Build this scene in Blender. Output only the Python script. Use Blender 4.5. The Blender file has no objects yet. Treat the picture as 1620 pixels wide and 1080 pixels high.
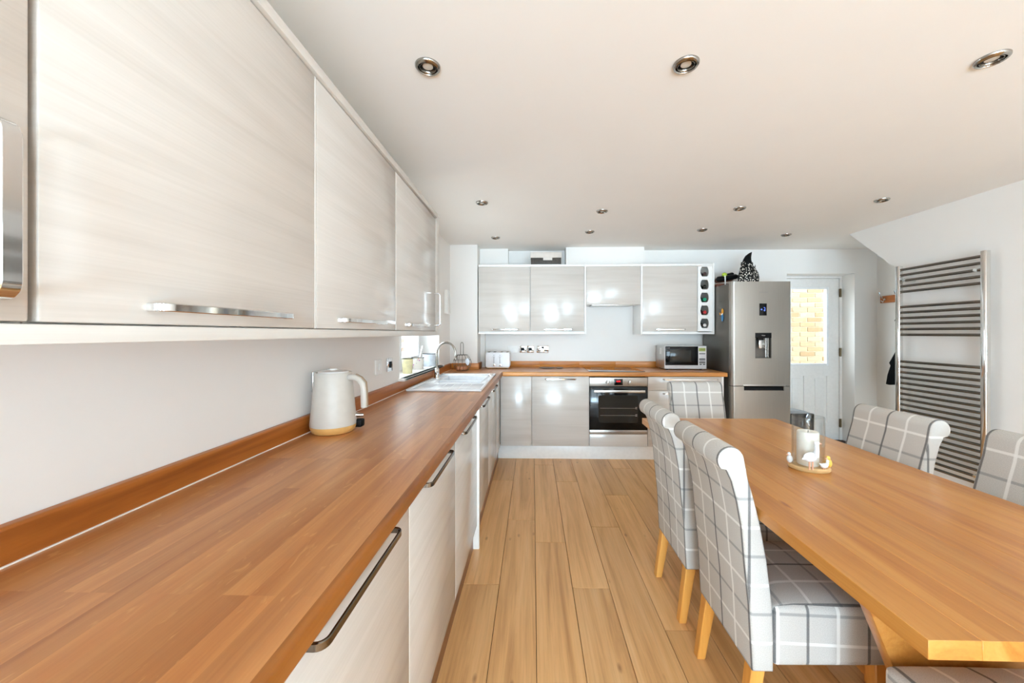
import bpy, bmesh, math, random
from mathutils import Vector, Matrix
random.seed(7)
scene = bpy.context.scene
COL = scene.collection
PI = math.pi
# ------------------------------------------------------------------ camera
H = 1.31
camd = bpy.data.cameras.new('camera'); cam = bpy.data.objects.new('camera', camd); COL.objects.link(cam)
cam.location = (0, 0, H); cam.rotation_euler = (PI/2, 0, math.radians(1.5))
camd.sensor_fit = 'HORIZONTAL'; camd.sensor_width = 36.0
camd.lens = 592.0*36.0/1620.0
camd.shift_x = -(843-592*math.tan(math.radians(1.5))-810)/1620.0
camd.shift_y = -13.0/1620.0
camd.clip_start = 0.02
scene.camera = cam
# ------------------------------------------------------------------ world, daylight, exposure
w = bpy.data.worlds.new('world'); scene.world = w; w.use_nodes = True
bg = w.node_tree.nodes['Background']; bg.inputs[0].default_value = (0.83, 0.94, 1.0, 1); bg.inputs[1].default_value = 5.5
def area(name, loc, rot, sx, sy, power, color=(1, 1, 1)):
    d = bpy.data.lights.new(name, 'AREA'); d.shape = 'RECTANGLE'; d.size = sx; d.size_y = sy
    d.energy = power; d.color = color
    o = bpy.data.objects.new(name, d); COL.objects.link(o); o.location = loc; o.rotation_euler = rot
    return o
# daylight entering by the garden doors and window behind the camera, and by the window over the sink
DAY = (0.575, 0.83, 1.04)
area('daylight_garden_doors', (-0.15, -3.36, 1.05), (-PI/2, 0, PI), 1.8, 2.0, 60, DAY)
area('daylight_garden_window', (2.15, -3.36, 1.35), (-PI/2, 0, PI), 1.5, 1.5, 80, DAY)
# upward fill lamps added behind the camera to brighten the ceiling
area('added_upfill_doors', (-0.09, -3.75, 0.35), (math.radians(-128), 0, PI), 1.7, 1.0, 205, DAY)
area('added_upfill_window', (2.16, -3.75, 0.35), (math.radians(-128), 0, PI), 1.6, 1.0, 115, DAY)
area('daylight_sink_window', (-1.55, 3.15, 1.75), (0, math.radians(-68), 0), 0.9, 1.1, 13, (0.75, 0.9, 1.0))
area('daylight_back_door', (3.3, 5.05, 2.25), (math.radians(-50), 0, 0), 0.8, 0.5, 60, DAY)
# unseen lamp added to brighten the back wall in the under-stairs recess
area('added_recess_fill', (3.64, 2.46, 1.0), (-PI/2, 0, PI), 0.66, 1.6, 5.5, DAY)
sd = bpy.data.lights.new('sun', 'SUN'); sd.energy = 1.5; sd.angle = math.radians(3); sd.color = (1.0, 0.96, 0.88)
so = bpy.data.objects.new('sun', sd); COL.objects.link(so); so.rotation_euler = Vector((-0.60, 0.35, -0.70)).to_track_quat('-Z', 'Y').to_euler()
vs = scene.view_settings
vs.view_transform = 'Standard'; vs.look = 'None'; vs.gamma = 1.0; vs.use_curve_mapping = False
vs.exposure = 0.32
scene.cycles.max_bounces = 14; scene.cycles.diffuse_bounces = 8; scene.cycles.glossy_bounces = 5
scene.cycles.transparent_max_bounces = 12; scene.cycles.transmission_bounces = 8
scene.cycles.sample_clamp_indirect = 6.0

# ------------------------------------------------------------------ materials
def lin(r, g, b):
    f = lambda c: (c/255/12.92) if c/255 <= 0.04045 else ((c/255+0.055)/1.055)**2.4
    return (f(r), f(g), f(b), 1)
class NT:
    def __init__(s, name):
        s.m = bpy.data.materials.new(name); s.m.use_nodes = True; s.t = s.m.node_tree
        s.p = s.t.nodes['Principled BSDF']; s.out = s.t.nodes['Material Output']
    def n(s, typ, **kw):
        nd = s.t.nodes.new(typ)
        for k, v in kw.items(): setattr(nd, k, v)
        return nd
    def l(s, a, b): s.t.links.new(a, b)
    def set(s, **kw):
        for k, v in kw.items():
            s.p.inputs[k.replace('_', ' ')].default_value = v
    def coord(s, scale=(1, 1, 1), kind='Object', rnd=False):
        tc = s.n('ShaderNodeTexCoord'); mp = s.n('ShaderNodeMapping'); mp.inputs['Scale'].default_value = scale
        src = tc.outputs[kind]
        if rnd:
            oi = s.n('ShaderNodeObjectInfo'); mul = s.n('ShaderNodeVectorMath', operation='SCALE')
            cx = s.n('ShaderNodeCombineXYZ')
            for i in range(3): s.l(oi.outputs['Random'], cx.inputs[i])
            s.l(cx.outputs[0], mul.inputs[0]); mul.inputs['Scale'].default_value = 37.0
            ad = s.n('ShaderNodeVectorMath', operation='ADD'); s.l(src, ad.inputs[0]); s.l(mul.outputs[0], ad.inputs[1]); src = ad.outputs[0]
        s.l(src, mp.inputs['Vector']); return mp.outputs[0]
    def noise(s, vec, scale=5, detail=4, rough=0.55, dist=0.0):
        nd = s.n('ShaderNodeTexNoise'); nd.inputs['Scale'].default_value = scale; nd.inputs['Detail'].default_value = detail
        nd.inputs['Roughness'].default_value = rough; nd.inputs['Distortion'].default_value = dist
        s.l(vec, nd.inputs['Vector']); return nd.outputs['Fac']
    def ramp(s, fac, stops):
        nd = s.n('ShaderNodeValToRGB'); cr = nd.color_ramp
        while len(cr.elements) < len(stops): cr.elements.new(0.5)
        for e, (p, c) in zip(cr.elements, stops): e.position = p; e.color = c
        s.l(fac, nd.inputs[0]); return nd.outputs[0]
    def mix(s, fac, a, b, mode='MIX'):
        nd = s.n('ShaderNodeMix', data_type='RGBA', blend_type=mode)
        for inp, v in ((nd.inputs[0], fac), (nd.inputs[6], a), (nd.inputs[7], b)):
            if hasattr(v, 'is_linked') or hasattr(v, 'links'): s.l(v, inp)
            else: inp.default_value = v
        return nd.outputs[2]
    def math(s, op, a, b=0.0, c=0.0):
        nd = s.n('ShaderNodeMath', operation=op)
        for i, v in enumerate((a, b, c)):
            if hasattr(v, 'links'): s.l(v, nd.inputs[i])
            else: nd.inputs[i].default_value = v
        return nd.outputs[0]
    def col(s, o): s.l(o, s.p.inputs['Base Color'])
    def bump(s, h, strength=0.1, dist=0.002):
        b = s.n('ShaderNodeBump'); b.inputs['Strength'].default_value = strength; b.inputs['Distance'].default_value = dist
        s.l(h, b.inputs['Height']); s.l(b.outputs[0], s.p.inputs['Normal'])

def plain(name, rgb, rough=0.5, metal=0.0, coat=0.0, var=0.03, vscale=30, spec=0.5):
    k = NT(name); c = lin(*rgb)
    f = k.noise(k.coord(), vscale, 3)
    lo = tuple(x*(1-var) for x in c[:3])+(1,); hi = tuple(min(1, x*(1+var)) for x in c[:3])+(1,)
    k.col(k.ramp(f, [(0.3, lo), (0.7, hi)]))
    k.set(Roughness=rough, Metallic=metal, Coat_Weight=coat, Specular_IOR_Level=spec); k.set(Coat_Roughness=0.05)
    return k.m

def mat_paint(name, rgb):
    k = NT(name); c = lin(*rgb); v = k.coord()
    f = k.noise(v, 3, 3); k.col(k.ramp(f, [(0.3, tuple(x*0.985 for x in c[:3])+(1,)), (0.7, c)]))
    k.set(Roughness=0.6, Specular_IOR_Level=0.3); k.bump(k.noise(v, 220, 2), 0.06, 0.001); return k.m
M = {}
M['wall'] = mat_paint('wall_paint', (236, 233, 229))
M['ceiling'] = mat_paint('ceiling_paint', (238, 235, 231))
M['trim'] = plain('white_gloss_paint', (238, 236, 232), 0.3)
M['white'] = plain('white_laminate', (238, 237, 234), 0.35)
M['door_white'] = plain('white_door_paint', (236, 233, 229), 0.4)
M['upvc'] = plain('white_window_plastic', (242, 242, 242), 0.3)
def mat_fronts(name, rgb, dark, rough):
    k = NT(name); v = k.coord((0.9, 0.9, 12), rnd=True)
    f = k.noise(v, 1.6, 4, 0.5, 0.5)
    v2 = k.coord((1.2, 1.2, 150), rnd=True); g = k.noise(v2, 1.4, 4, 0.65, 0.12)
    a = k.ramp(f, [(0.30, lin(*dark)), (0.52, lin(*rgb)), (0.74, lin(*[min(255, x+4) for x in rgb]))])
    b = k.ramp(g, [(0.34, (0.93, 0.925, 0.92, 1)), (0.62, (1, 1, 1, 1))])
    k.col(k.mix(0.7, a, b, 'MULTIPLY')); k.set(Roughness=rough, Specular_IOR_Level=0.5); return k.m
M['front'] = mat_fronts('pale_grain_gloss', (207, 201, 194), (200, 193, 185), 0.17)
M['carcass'] = mat_fronts('pale_grain_panel', (211, 206, 199), (205, 199, 192), 0.3)
M['edge'] = plain('white_edging', (240, 239, 236), 0.3)
M['chrome'] = plain('chrome', (225, 224, 222), 0.09, 1.0, var=0.01)
M['tap_chrome'] = plain('tap_chrome', (170, 166, 160), 0.15, 1.0, var=0.02)
M['bar_chrome'] = plain('bar_chrome', (128, 122, 114), 0.16, 1.0, var=0.02)
M['dark_chrome'] = plain('dark_chrome', (120, 112, 104), 0.18, 1.0, var=0.02)
M['satin'] = plain('satin_steel', (200, 198, 194), 0.3, 1.0, var=0.02)
M['black'] = plain('black_plastic', (12, 12, 13), 0.45, spec=0.2)
M['black_glass'] = plain('black_glass', (10, 10, 11), 0.08, spec=0.3)
M['oven_cavity'] = plain('oven_window_glass', (46, 44, 40), 0.08, spec=0.3)
M['grey_plastic'] = plain('grey_plastic', (150, 150, 150), 0.4)
M['cream'] = plain('matt_cream', (202, 197, 188), 0.4, coat=0.1)
M['ceramic'] = plain('white_ceramic', (228, 231, 235), 0.16, coat=0.2)
M['toaster'] = plain('toaster_white', (222, 223, 226), 0.3)
def mat_brushed(name, rgb, rough):
    k = NT(name); v = k.coord((300, 300, 3)); f = k.noise(v, 1.0, 3)
    c = lin(*rgb); k.col(k.ramp(f, [(0.3, tuple(x*0.9 for x in c[:3])+(1,)), (0.7, c)]))
    k.set(Metallic=0.85, Roughness=rough); return k.m
M['steel'] = mat_brushed('brushed_steel', (176, 171, 163), 0.33)
M['steel_dark'] = mat_brushed('grey_metal_side', (122, 118, 112), 0.4)
M['oven_steel'] = mat_brushed('oven_steel', (168, 160, 152), 0.33)

def wood_nodes(k, vec, base, dark, light, along, grain=1.0):
    """grain running along one axis of vec"""
    sc = [14.0, 14.0, 14.0]; sc['xyz'.index(along)] = 0.7
    mp = k.n('ShaderNodeMapping'); mp.inputs['Scale'].default_value = sc; k.l(vec, mp.inputs['Vector'])
    a = k.noise(mp.outputs[0], 1.0, 6, 0.6, 0.9)
    sc2 = [110.0]*3; sc2['xyz'.index(along)] = 3.0
    mp2 = k.n('ShaderNodeMapping'); mp2.inputs['Scale'].default_value = sc2; k.l(vec, mp2.inputs['Vector'])
    b = k.noise(mp2.outputs[0], 1.0, 4, 0.65, 0.3)
    c1 = k.ramp(a, [(0.28, lin(*dark)), (0.5, lin(*base)), (0.75, lin(*light))])
    c2 = k.ramp(b, [(0.3, (0.72, 0.66, 0.6, 1)), (0.55, (1, 1, 1, 1))])
    return k.mix(0.5*grain, c1, c2, 'MULTIPLY'), b, a
def mat_worktop(name, along):
    k = NT(name); v0 = k.coord((1, 1, 1))
    sep = k.n('ShaderNodeSeparateXYZ'); k.l(v0, sep.inputs[0]); cmb = k.n('ShaderNodeCombineXYZ')
    o = ('Y', 'X') if along == 'y' else ('X', 'Y')
    k.l(sep.outputs[o[0]], cmb.inputs[0])
    k.l(k.math('ADD', sep.outputs[o[1]], sep.outputs['Z']), cmb.inputs[1])
    br = k.n('ShaderNodeTexBrick'); br.offset = 0.37; br.offset_frequency = 3; br.squash = 1.0
    k.l(cmb.outputs[0], br.inputs['Vector'])
    br.inputs['Scale'].default_value = 1.0; br.inputs['Brick Width'].default_value = 0.62; br.inputs['Row Height'].default_value = 0.042
    br.inputs['Mortar Size'].default_value = 0.0; br.inputs['Bias'].default_value = 0.0
    br.inputs['Color1'].default_value = (0, 0, 0, 1); br.inputs['Color2'].default_value = (1, 1, 1, 1)
    rnd = k.n('ShaderNodeRGBToBW'); k.l(br.outputs['Color'], rnd.inputs[0])
    off = k.n('ShaderNodeVectorMath', operation='ADD'); c3 = k.n('ShaderNodeCombineXYZ')
    for i in range(3): k.l(k.math('MULTIPLY', rnd.outputs[0], 23.0), c3.inputs[i])
    k.l(v0, off.inputs[0]); k.l(c3.outputs[0], off.inputs[1])
    c, b, a = wood_nodes(k, off.outputs[0], (186, 126, 72), (162, 98, 50), (206, 150, 94), along, 0.75)
    tint = k.ramp(rnd.outputs[0], [(0.0, (0.84, 0.79, 0.74, 1)), (0.5, (0.97, 0.96, 0.94, 1)), (1.0, (1.12, 1.13, 1.12, 1))])
    fl = k.n('ShaderNodeMapping'); fl.inputs['Scale'].default_value = (60, 16, 60) if along == 'y' else (16, 60, 60); k.l(off.outputs[0], fl.inputs['Vector'])
    fm = k.ramp(k.noise(fl.outputs[0], 1.0, 2, 0.5, 1.2), [(0.63, (0, 0, 0, 1)), (0.73, (0.36, 0.36, 0.36, 1))]); fb = k.n('ShaderNodeRGBToBW'); k.l(fm, fb.inputs[0])
    c = k.mix(1.0, c, tint, 'MULTIPLY'); k.col(k.mix(fb.outputs[0], c, lin(222, 170, 108)))
    k.set(Roughness=0.36, Specular_IOR_Level=0.5, Coat_Weight=0.35, Coat_Roughness=0.3); k.bump(b, 0.05, 0.001); return k.m
M['worktop_y'] = mat_worktop('oiled_oak_worktop', 'y')
M['worktop_x'] = mat_worktop('oiled_oak_worktop_cross', 'x')
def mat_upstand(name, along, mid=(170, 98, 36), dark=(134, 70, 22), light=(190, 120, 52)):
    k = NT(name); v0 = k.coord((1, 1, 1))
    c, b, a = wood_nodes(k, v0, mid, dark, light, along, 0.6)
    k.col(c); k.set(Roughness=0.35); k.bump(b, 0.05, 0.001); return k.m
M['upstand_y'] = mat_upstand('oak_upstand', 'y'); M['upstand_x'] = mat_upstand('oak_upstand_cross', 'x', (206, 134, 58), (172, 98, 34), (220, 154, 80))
def mat_floor():
    k = NT('oak_floor'); v = k.coord((1, 1, 1), rnd=True)
    c, b, a = wood_nodes(k, v, (224, 174, 116), (192, 140, 84), (234, 190, 136), 'y', 0.9)
    oi = k.n('ShaderNodeObjectInfo')
    tint = k.ramp(oi.outputs['Random'], [(0, (0.86, 0.84, 0.80, 1)), (0.5, (0.98, 0.97, 0.95, 1)), (1, (1.08, 1.08, 1.06, 1))])
    c = k.mix(1.0, c, tint, 'MULTIPLY')
    # small dark knots and scratches
    mp = k.n('ShaderNodeMapping'); mp.inputs['Scale'].default_value = (9, 3.5, 9); k.l(v, mp.inputs['Vector'])
    vo = k.n('ShaderNodeTexVoronoi'); vo.inputs['Scale'].default_value = 1.0; k.l(mp.outputs[0], vo.inputs['Vector'])
    kn = k.ramp(vo.outputs['Distance'], [(0.02, (0.35, 0.24, 0.15, 1)), (0.10, (1, 1, 1, 1))])
    c = k.mix(0.7, c, kn, 'MULTIPLY'); k.col(c)
    k.set(Roughness=0.4, Specular_IOR_Level=0.45, Coat_Weight=0.2, Coat_Roughness=0.35); k.bump(b, 0.08, 0.001); return k.m
M['floor'] = mat_floor()
M['sub'] = plain('dark_gap', (70, 46, 26), 0.8)
M['plinth_wood'] = mat_upstand('brown_plinth', 'y', (124, 78, 44), (92, 54, 28), (146, 98, 60))
def mat_table():
    k = NT('waxed_oak_table'); v = k.coord((1, 1, 1), rnd=True)
    c, b, a = wood_nodes(k, v, (199, 136, 64), (173, 106, 42), (211, 154, 84), 'y', 0.75)
    oi = k.n('ShaderNodeObjectInfo')
    tint = k.ramp(oi.outputs['Random'], [(0, (0.86, 0.83, 0.78, 1)), (1, (1.05, 1.05, 1.04, 1))])
    c = k.mix(1.0, c, tint, 'MULTIPLY')
    mp = k.n('ShaderNodeMapping'); mp.inputs['Scale'].default_value = (5, 1.3, 5); k.l(v, mp.inputs['Vector'])
    vo = k.n('ShaderNodeTexVoronoi'); vo.inputs['Scale'].default_value = 1.0; k.l(mp.outputs[0], vo.inputs['Vector'])
    kn = k.ramp(vo.outputs['Distance'], [(0.015, (0.45, 0.22, 0.12, 1)), (0.05, (1, 1, 1, 1))])
    k.col(k.mix(0.8, c, kn, 'MULTIPLY')); k.set(Roughness=0.3, Coat_Weight=0.15, Coat_Roughness=0.2); k.bump(b, 0.04, 0.001); return k.m
M['table'] = mat_table()
def mat_leg():
    k = NT('honey_oak_leg'); v = k.coord((1, 1, 1), rnd=True)
    c, b, a = wood_nodes(k, v, (222, 156, 74), (200, 130, 54), (232, 172, 92), 'z', 0.5); k.col(c); k.set(Roughness=0.35); return k.m
M['leg'] = mat_leg()
def mat_plaid():
    k = NT('grey_check_fabric'); tc = k.n('ShaderNodeTexCoord'); sep = k.n('ShaderNodeSeparateXYZ'); k.l(tc.outputs['UV'], sep.inputs[0])
    def stripe(x, period, centre, width, rag):
        p = k.math('ADD', x, -centre + period/2 + 20*period)
        m = k.math('MODULO', p, period); d = k.math('ABSOLUTE', k.math('SUBTRACT', m, period/2))
        nd = k.n('ShaderNodeMapRange'); k.l(d, nd.inputs[0]); nd.inputs[1].default_value = width/2-rag; nd.inputs[2].default_value = width/2+rag
        nd.inputs[3].default_value = 1.0; nd.inputs[4].default_value = 0.0; return nd.outputs[0]
    v = k.coord((1, 1, 1), 'UV')
    # melange base
    mp = k.n('ShaderNodeMapping'); mp.inputs['Scale'].default_value = (420, 420, 1); k.l(v, mp.inputs['Vector'])
    nz = k.noise(mp.outputs[0], 1.0, 3, 0.7)
    mpb = k.n('ShaderNodeMapping'); mpb.inputs['Scale'].default_value = (900, 130, 1); k.l(v, mpb.inputs['Vector'])
    nz2 = k.noise(mpb.outputs[0], 1.0, 2, 0.6)
    base = k.ramp(nz, [(0.25, lin(172, 169, 164)), (0.75, lin(211, 208, 203))])
    u, vv = sep.outputs['X'], sep.outputs['Y']
    white, dark, mid, blue = lin(232, 231, 227), lin(84, 84, 86), lin(138, 138, 138), lin(128, 136, 146)
    thread = k.math('ADD', 0.62, k.math('MULTIPLY', nz2, 0.35))
    c = base
    c = k.mix(k.math('MULTIPLY', stripe(vv, 0.18, 0.072, 0.0095, 0.0012), k.math('MULTIPLY', thread, 0.85)), c, mid)
    c = k.mix(k.math('MULTIPLY', stripe(vv, 0.18, 0.162, 0.0095, 0.0012), k.math('MULTIPLY', thread, 0.95)), c, white)
    c = k.mix(k.math('MULTIPLY', stripe(u, 0.18, 0.0, 0.0085, 0.0012), thread), c, dark)
    c = k.mix(k.math('MULTIPLY', stripe(u, 0.18, 0.09, 0.010, 0.0012), thread), c, white)
    k.col(c); k.set(Roughness=0.9, Specular_IOR_Level=0.15, Sheen_Weight=0.0); k.bump(nz, 0.25, 0.001); return k.m
M['plaid'] = mat_plaid()
def mat_glass(name, tint=(1, 1, 1, 1), refl=1.0):
    k = NT(name); k.t.nodes.remove(k.p)
    tr = k.n('ShaderNodeBsdfTransparent'); tr.inputs[0].default_value = tint
    gl = k.n('ShaderNodeBsdfGlossy'); gl.inputs['Roughness'].default_value = 0.02
    lw = k.n('ShaderNodeLayerWeight'); lw.inputs[0].default_value = 0.5
    fr = k.math('ADD', 0.035*refl, k.math('MULTIPLY', k.math('POWER', lw.outputs['Facing'], 3.0), 0.6*min(refl, 1.0)))
    mx = k.n('ShaderNodeMixShader'); k.l(fr, mx.inputs[0]); k.l(tr.outputs[0], mx.inputs[1]); k.l(gl.outputs[0], mx.inputs[2])
    k.l(mx.outputs[0], k.out.inputs[0]); return k.m
M['glass'] = mat_glass('window_glass')
M['clear'] = mat_glass('clear_glass', (0.95, 0.96, 0.96, 1), 1.5)
M['candle'] = plain('candle_wax', (244, 241, 232), 0.5)
M['pale_wood'] = plain('pale_wood', (212, 176, 124), 0.5, var=0.1)
M['kettle_wood'] = plain('kettle_wood', (216, 168, 100), 0.45, var=0.1)
M['grey_brown'] = plain('grey_brown_trim', (168, 146, 122), 0.4)
M['yellow'] = plain('duck_yellow', (238, 196, 92), 0.5)
M['orange'] = plain('orange_paint', (226, 158, 54), 0.5)
M['pink'] = plain('pale_orange', (232, 180, 150), 0.5)
M['blue'] = plain('blue_paint', (70, 140, 190), 0.5)
M['egg'] = plain('egg_shell', (206, 142, 104), 0.6, var=0.1)
M['wire'] = plain('wire_metal', (120, 116, 110), 0.3, 1.0)
M['coat'] = plain('black_cloth', (13, 13, 14), 0.95, spec=0.05)
M['rail_wood'] = plain('brown_rail_wood', (176, 104, 46), 0.4, var=0.1)
M['bottle'] = plain('dark_bottle_glass', (14, 15, 13), 0.12, spec=0.4)
M['bottle_green'] = plain('green_foil', (24, 150, 108), 0.3)
M['bottle_red'] = plain('red_foil', (176, 34, 38), 0.3)
M['bottle_silver'] = plain('silver_foil', (196, 190, 186), 0.3, 0.6)
M['bottle_brown'] = plain('dark_brown_foil', (70, 44, 40), 0.3)
M['rack_inside'] = plain('rack_pale_lining', (226, 224, 220), 0.6)  # pale lining inside the wine rack
M['tray'] = plain('red_brown_wood', (110, 62, 46), 0.5, var=0.15)
M['leaf_green'] = plain('lime_green', (172, 200, 60), 0.4)
M['label'] = plain('off_white_label', (214, 208, 200), 0.6)
M['box_dark'] = plain('dark_printed_card', (66, 60, 54), 0.6, var=0.5, vscale=60)
M['box_lid'] = plain('cream_card', (214, 206, 198), 0.7)
M['brass'] = plain('aged_brass', (128, 112, 86), 0.35, 0.8)
M['pot_yellow'] = plain('yellow_glazed_pot', (232, 222, 176), 0.25, var=0.1)
M['pot_blue'] = plain('pale_blue_pot', (214, 222, 232), 0.25, var=0.1)
M['hob'] = plain('hob_glass', (36, 22, 15), 0.08, coat=0.6)
M['hob_line'] = plain('hob_print', (150, 140, 130), 0.3)
M['threshold'] = plain('dark_brown_mat', (58, 34, 26), 0.8)
M['mortar'] = plain('mortar', (180, 166, 142), 0.9)
M['paving'] = plain('pale_paving', (205, 200, 190), 0.9)
M['render'] = plain('white_render', (240, 238, 232), 0.9)
M['bulb'] = plain('lamp_lens', (206, 200, 190), 0.15)
M['leaf_grey'] = plain('grey_metal_dish', (150, 146, 142), 0.4, 0.6)
def mat_floral():
    k = NT('floral_pot'); v = k.coord(); vo = k.n('ShaderNodeTexVoronoi'); vo.inputs['Scale'].default_value = 45; k.l(v, vo.inputs['Vector'])
    sp = k.ramp(vo.outputs['Distance'], [(0.18, (1, 1, 1, 1)), (0.3, (0, 0, 0, 1))]); bw = k.n('ShaderNodeRGBToBW'); k.l(sp, bw.inputs[0])
    hs = k.mix(0.55, vo.outputs['Color'], lin(220, 140, 160)); k.col(k.mix(bw.outputs[0], lin(236, 230, 222), hs)); k.set(Roughness=0.25); return k.m
M['floral'] = mat_floral()
def mat_speckle():
    k = NT('speckled_black'); v = k.coord(); vo = k.n('ShaderNodeTexVoronoi'); vo.inputs['Scale'].default_value = 62; k.l(v, vo.inputs['Vector'])
    k.col(k.ramp(vo.outputs['Distance'], [(0.30, lin(232, 226, 214)), (0.40, lin(20, 18, 16))])); k.set(Roughness=0.5, Specular_IOR_Level=0.2); return k.m
M['speckle'] = mat_speckle()
def mat_brick():
    k = NT('buff_brick'); v = k.coord((1, 1, 1), rnd=True); oi = k.n('ShaderNodeObjectInfo')
    c = k.ramp(oi.outputs['Random'], [(0, lin(130, 106, 76)), (0.35, lin(146, 126, 98)), (0.7, lin(152, 136, 112)), (1, lin(142, 116, 84))])
    f = k.noise(v, 40, 4); k.col(k.mix(0.5, c, k.ramp(f, [(0.3, (0.8, 0.76, 0.7, 1)), (0.6, (1, 1, 1, 1))]), 'MULTIPLY')); k.set(Roughness=0.9); k.bump(f, 0.3, 0.004); return k.m
M['brick'] = mat_brick()
def mat_redbrick():
    k = NT('red_brick'); v = k.coord((1, 1, 1), rnd=True); oi = k.n('ShaderNodeObjectInfo')
    c = k.ramp(oi.outputs['Random'], [(0, lin(142, 98, 80)), (0.5, lin(160, 118, 98)), (1, lin(172, 138, 114))])
    k.col(c); k.set(Roughness=0.9); return k.m
M['red_brick'] = mat_redbrick()
def mat_emit(name, rgb, s):
    k = NT(name); k.p.inputs['Base Color'].default_value = (0, 0, 0, 1); k.p.inputs['Emission Color'].default_value = lin(*rgb); k.p.inputs['Emission Strength'].default_value = s; return k.m
M['led_red'] = mat_emit('red_led', (255, 40, 50), 2.5)
M['led_blue'] = mat_emit('blue_led', (110, 140, 255), 1.5)
M['lcd'] = mat_emit('green_lcd', (190, 205, 110), 0.5)

# ------------------------------------------------------------------ mesh helpers
def NB(): return bmesh.new()
def box(bm, x0, y0, z0, x1, y1, z1, bev=0.0, seg=2):
    g = bmesh.ops.create_cube(bm, size=1.0)
    vs_ = g['verts']
    for v in vs_:
        v.co = Vector((x0+(v.co.x+0.5)*(x1-x0), y0+(v.co.y+0.5)*(y1-y0), z0+(v.co.z+0.5)*(z1-z0)))
    if bev > 0:
        es = list({e for v in vs_ for e in v.link_edges})
        bmesh.ops.bevel(bm, geom=es, offset=bev, segments=seg, affect='EDGES', profile=0.5, clamp_overlap=True)
    return bm
def P3(axis, a, b, t):
    return {'x': (t, a, b), 'y': (a, t, b), 'z': (a, b, t)}[axis]
def prism(bm, poly, axis, t0, t1, bev=0.0, seg=2):
    v0 = [bm.verts.new(P3(axis, a, b, t0)) for a, b in poly]; v1 = [bm.verts.new(P3(axis, a, b, t1)) for a, b in poly]
    n = len(poly); fs = []
    fs.append(bm.faces.new(v0)); fs.append(bm.faces.new(v1[::-1]))
    for i in range(n): fs.append(bm.faces.new((v0[i], v1[i], v1[(i+1) % n], v0[(i+1) % n])))
    bmesh.ops.recalc_face_normals(bm, faces=fs)
    if bev > 0:
        es = list(set(fs[0].edges) | set(fs[1].edges))
        bmesh.ops.bevel(bm, geom=es, offset=bev, segments=seg, affect='EDGES', profile=0.5, clamp_overlap=True)
    return bm
def tube(bm, pts, r, n=8, closed=False):
    pts = [Vector(p) for p in pts]; rs = r if isinstance(r, (list, tuple)) else [r]*len(pts)
    rings = []; N = len(pts); up = None
    for i, p in enumerate(pts):
        a = pts[i-1] if (i > 0 or closed) else p; b = pts[(i+1) % N] if (i < N-1 or closed) else p
        t = (b-a).normalized()
        if up is None:
            up = Vector((0, 0, 1)) if abs(t.z) < 0.9 else Vector((1, 0, 0))
        s = t.cross(up)
        if s.length < 1e-6: s = t.cross(Vector((0, 1, 0.01)))
        s.normalize(); up = s.cross(t).normalized()
        rings.append([bm.verts.new(p + (s*math.cos(2*PI*k/n) + up*math.sin(2*PI*k/n))*rs[i]) for k in range(n)])
    for i in range(N if closed else N-1):
        A, B = rings[i], rings[(i+1) % N]
        for k in range(n): bm.faces.new((A[k], A[(k+1) % n], B[(k+1) % n], B[k]))
    if not closed:
        bm.faces.new(rings[0][::-1]); bm.faces.new(rings[-1])
    bmesh.ops.recalc_face_normals(bm, faces=bm.faces[:]); return bm
def lathe(bm, prof, c=(0, 0, 0), n=24, axis='z', sx=1.0, sy=1.0):
    rings = []
    for r, h in prof:
        ring = []
        if r < 1e-6: ring = None
        ringv = []
        for k in range(n if r >= 1e-6 else 1):
            a = 2*PI*k/n; u, v = r*math.cos(a)*sx, r*math.sin(a)*sy
            co = {'z': (u, v, h), 'x': (h, u, v), 'y': (u, h, v)}[axis]
            ringv.append(bm.verts.new(Vector(co)+Vector(c)))
        rings.append(ringv)
    fs = []
    for A, B in zip(rings, rings[1:]):
        for k in range(n):
            k2 = (k+1) % n
            if len(A) == 1 and len(B) == 1: continue
            if len(A) == 1: fs.append(bm.faces.new((A[0], B[k2], B[k])))
            elif len(B) == 1: fs.append(bm.faces.new((A[k], A[k2], B[0])))
            else: fs.append(bm.faces.new((A[k], A[k2], B[k2], B[k])))
    if len(rings[0]) > 1: fs.append(bm.faces.new(rings[0][::-1]))
    if len(rings[-1]) > 1: fs.append(bm.faces.new(rings[-1]))
    bmesh.ops.recalc_face_normals(bm, faces=fs); return bm
def swept_ring(bm, prof, c=(0, 0, 0), n=32):
    """closed profile swept round z: an open ring without end caps"""
    rs = [[bm.verts.new((c[0]+r*math.cos(2*PI*k/n), c[1]+r*math.sin(2*PI*k/n), c[2]+h)) for k in range(n)] for r, h in prof]
    for i in range(len(rs)):
        A, B = rs[i], rs[(i+1) % len(rs)]
        for k in range(n): bm.faces.new((A[k], A[(k+1) % n], B[(k+1) % n], B[k]))
    bmesh.ops.recalc_face_normals(bm, faces=bm.faces[:]); return bm
def ball(bm, c, r, sx=1, sy=1, sz=1, n=12):
    prof = [(r*math.sin(PI*i/n), -r*math.cos(PI*i/n)*sz) for i in range(n+1)]; prof[0] = (0, -r*sz); prof[-1] = (0, r*sz)
    return lathe(bm, prof, c, 16, 'z', sx, sy)
def arc(cx, cy, r, a0, a1, n=8):
    return [(cx+r*math.cos(math.radians(a0+(a1-a0)*i/n)), cy+r*math.sin(math.radians(a0+(a1-a0)*i/n))) for i in range(n+1)]
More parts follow.
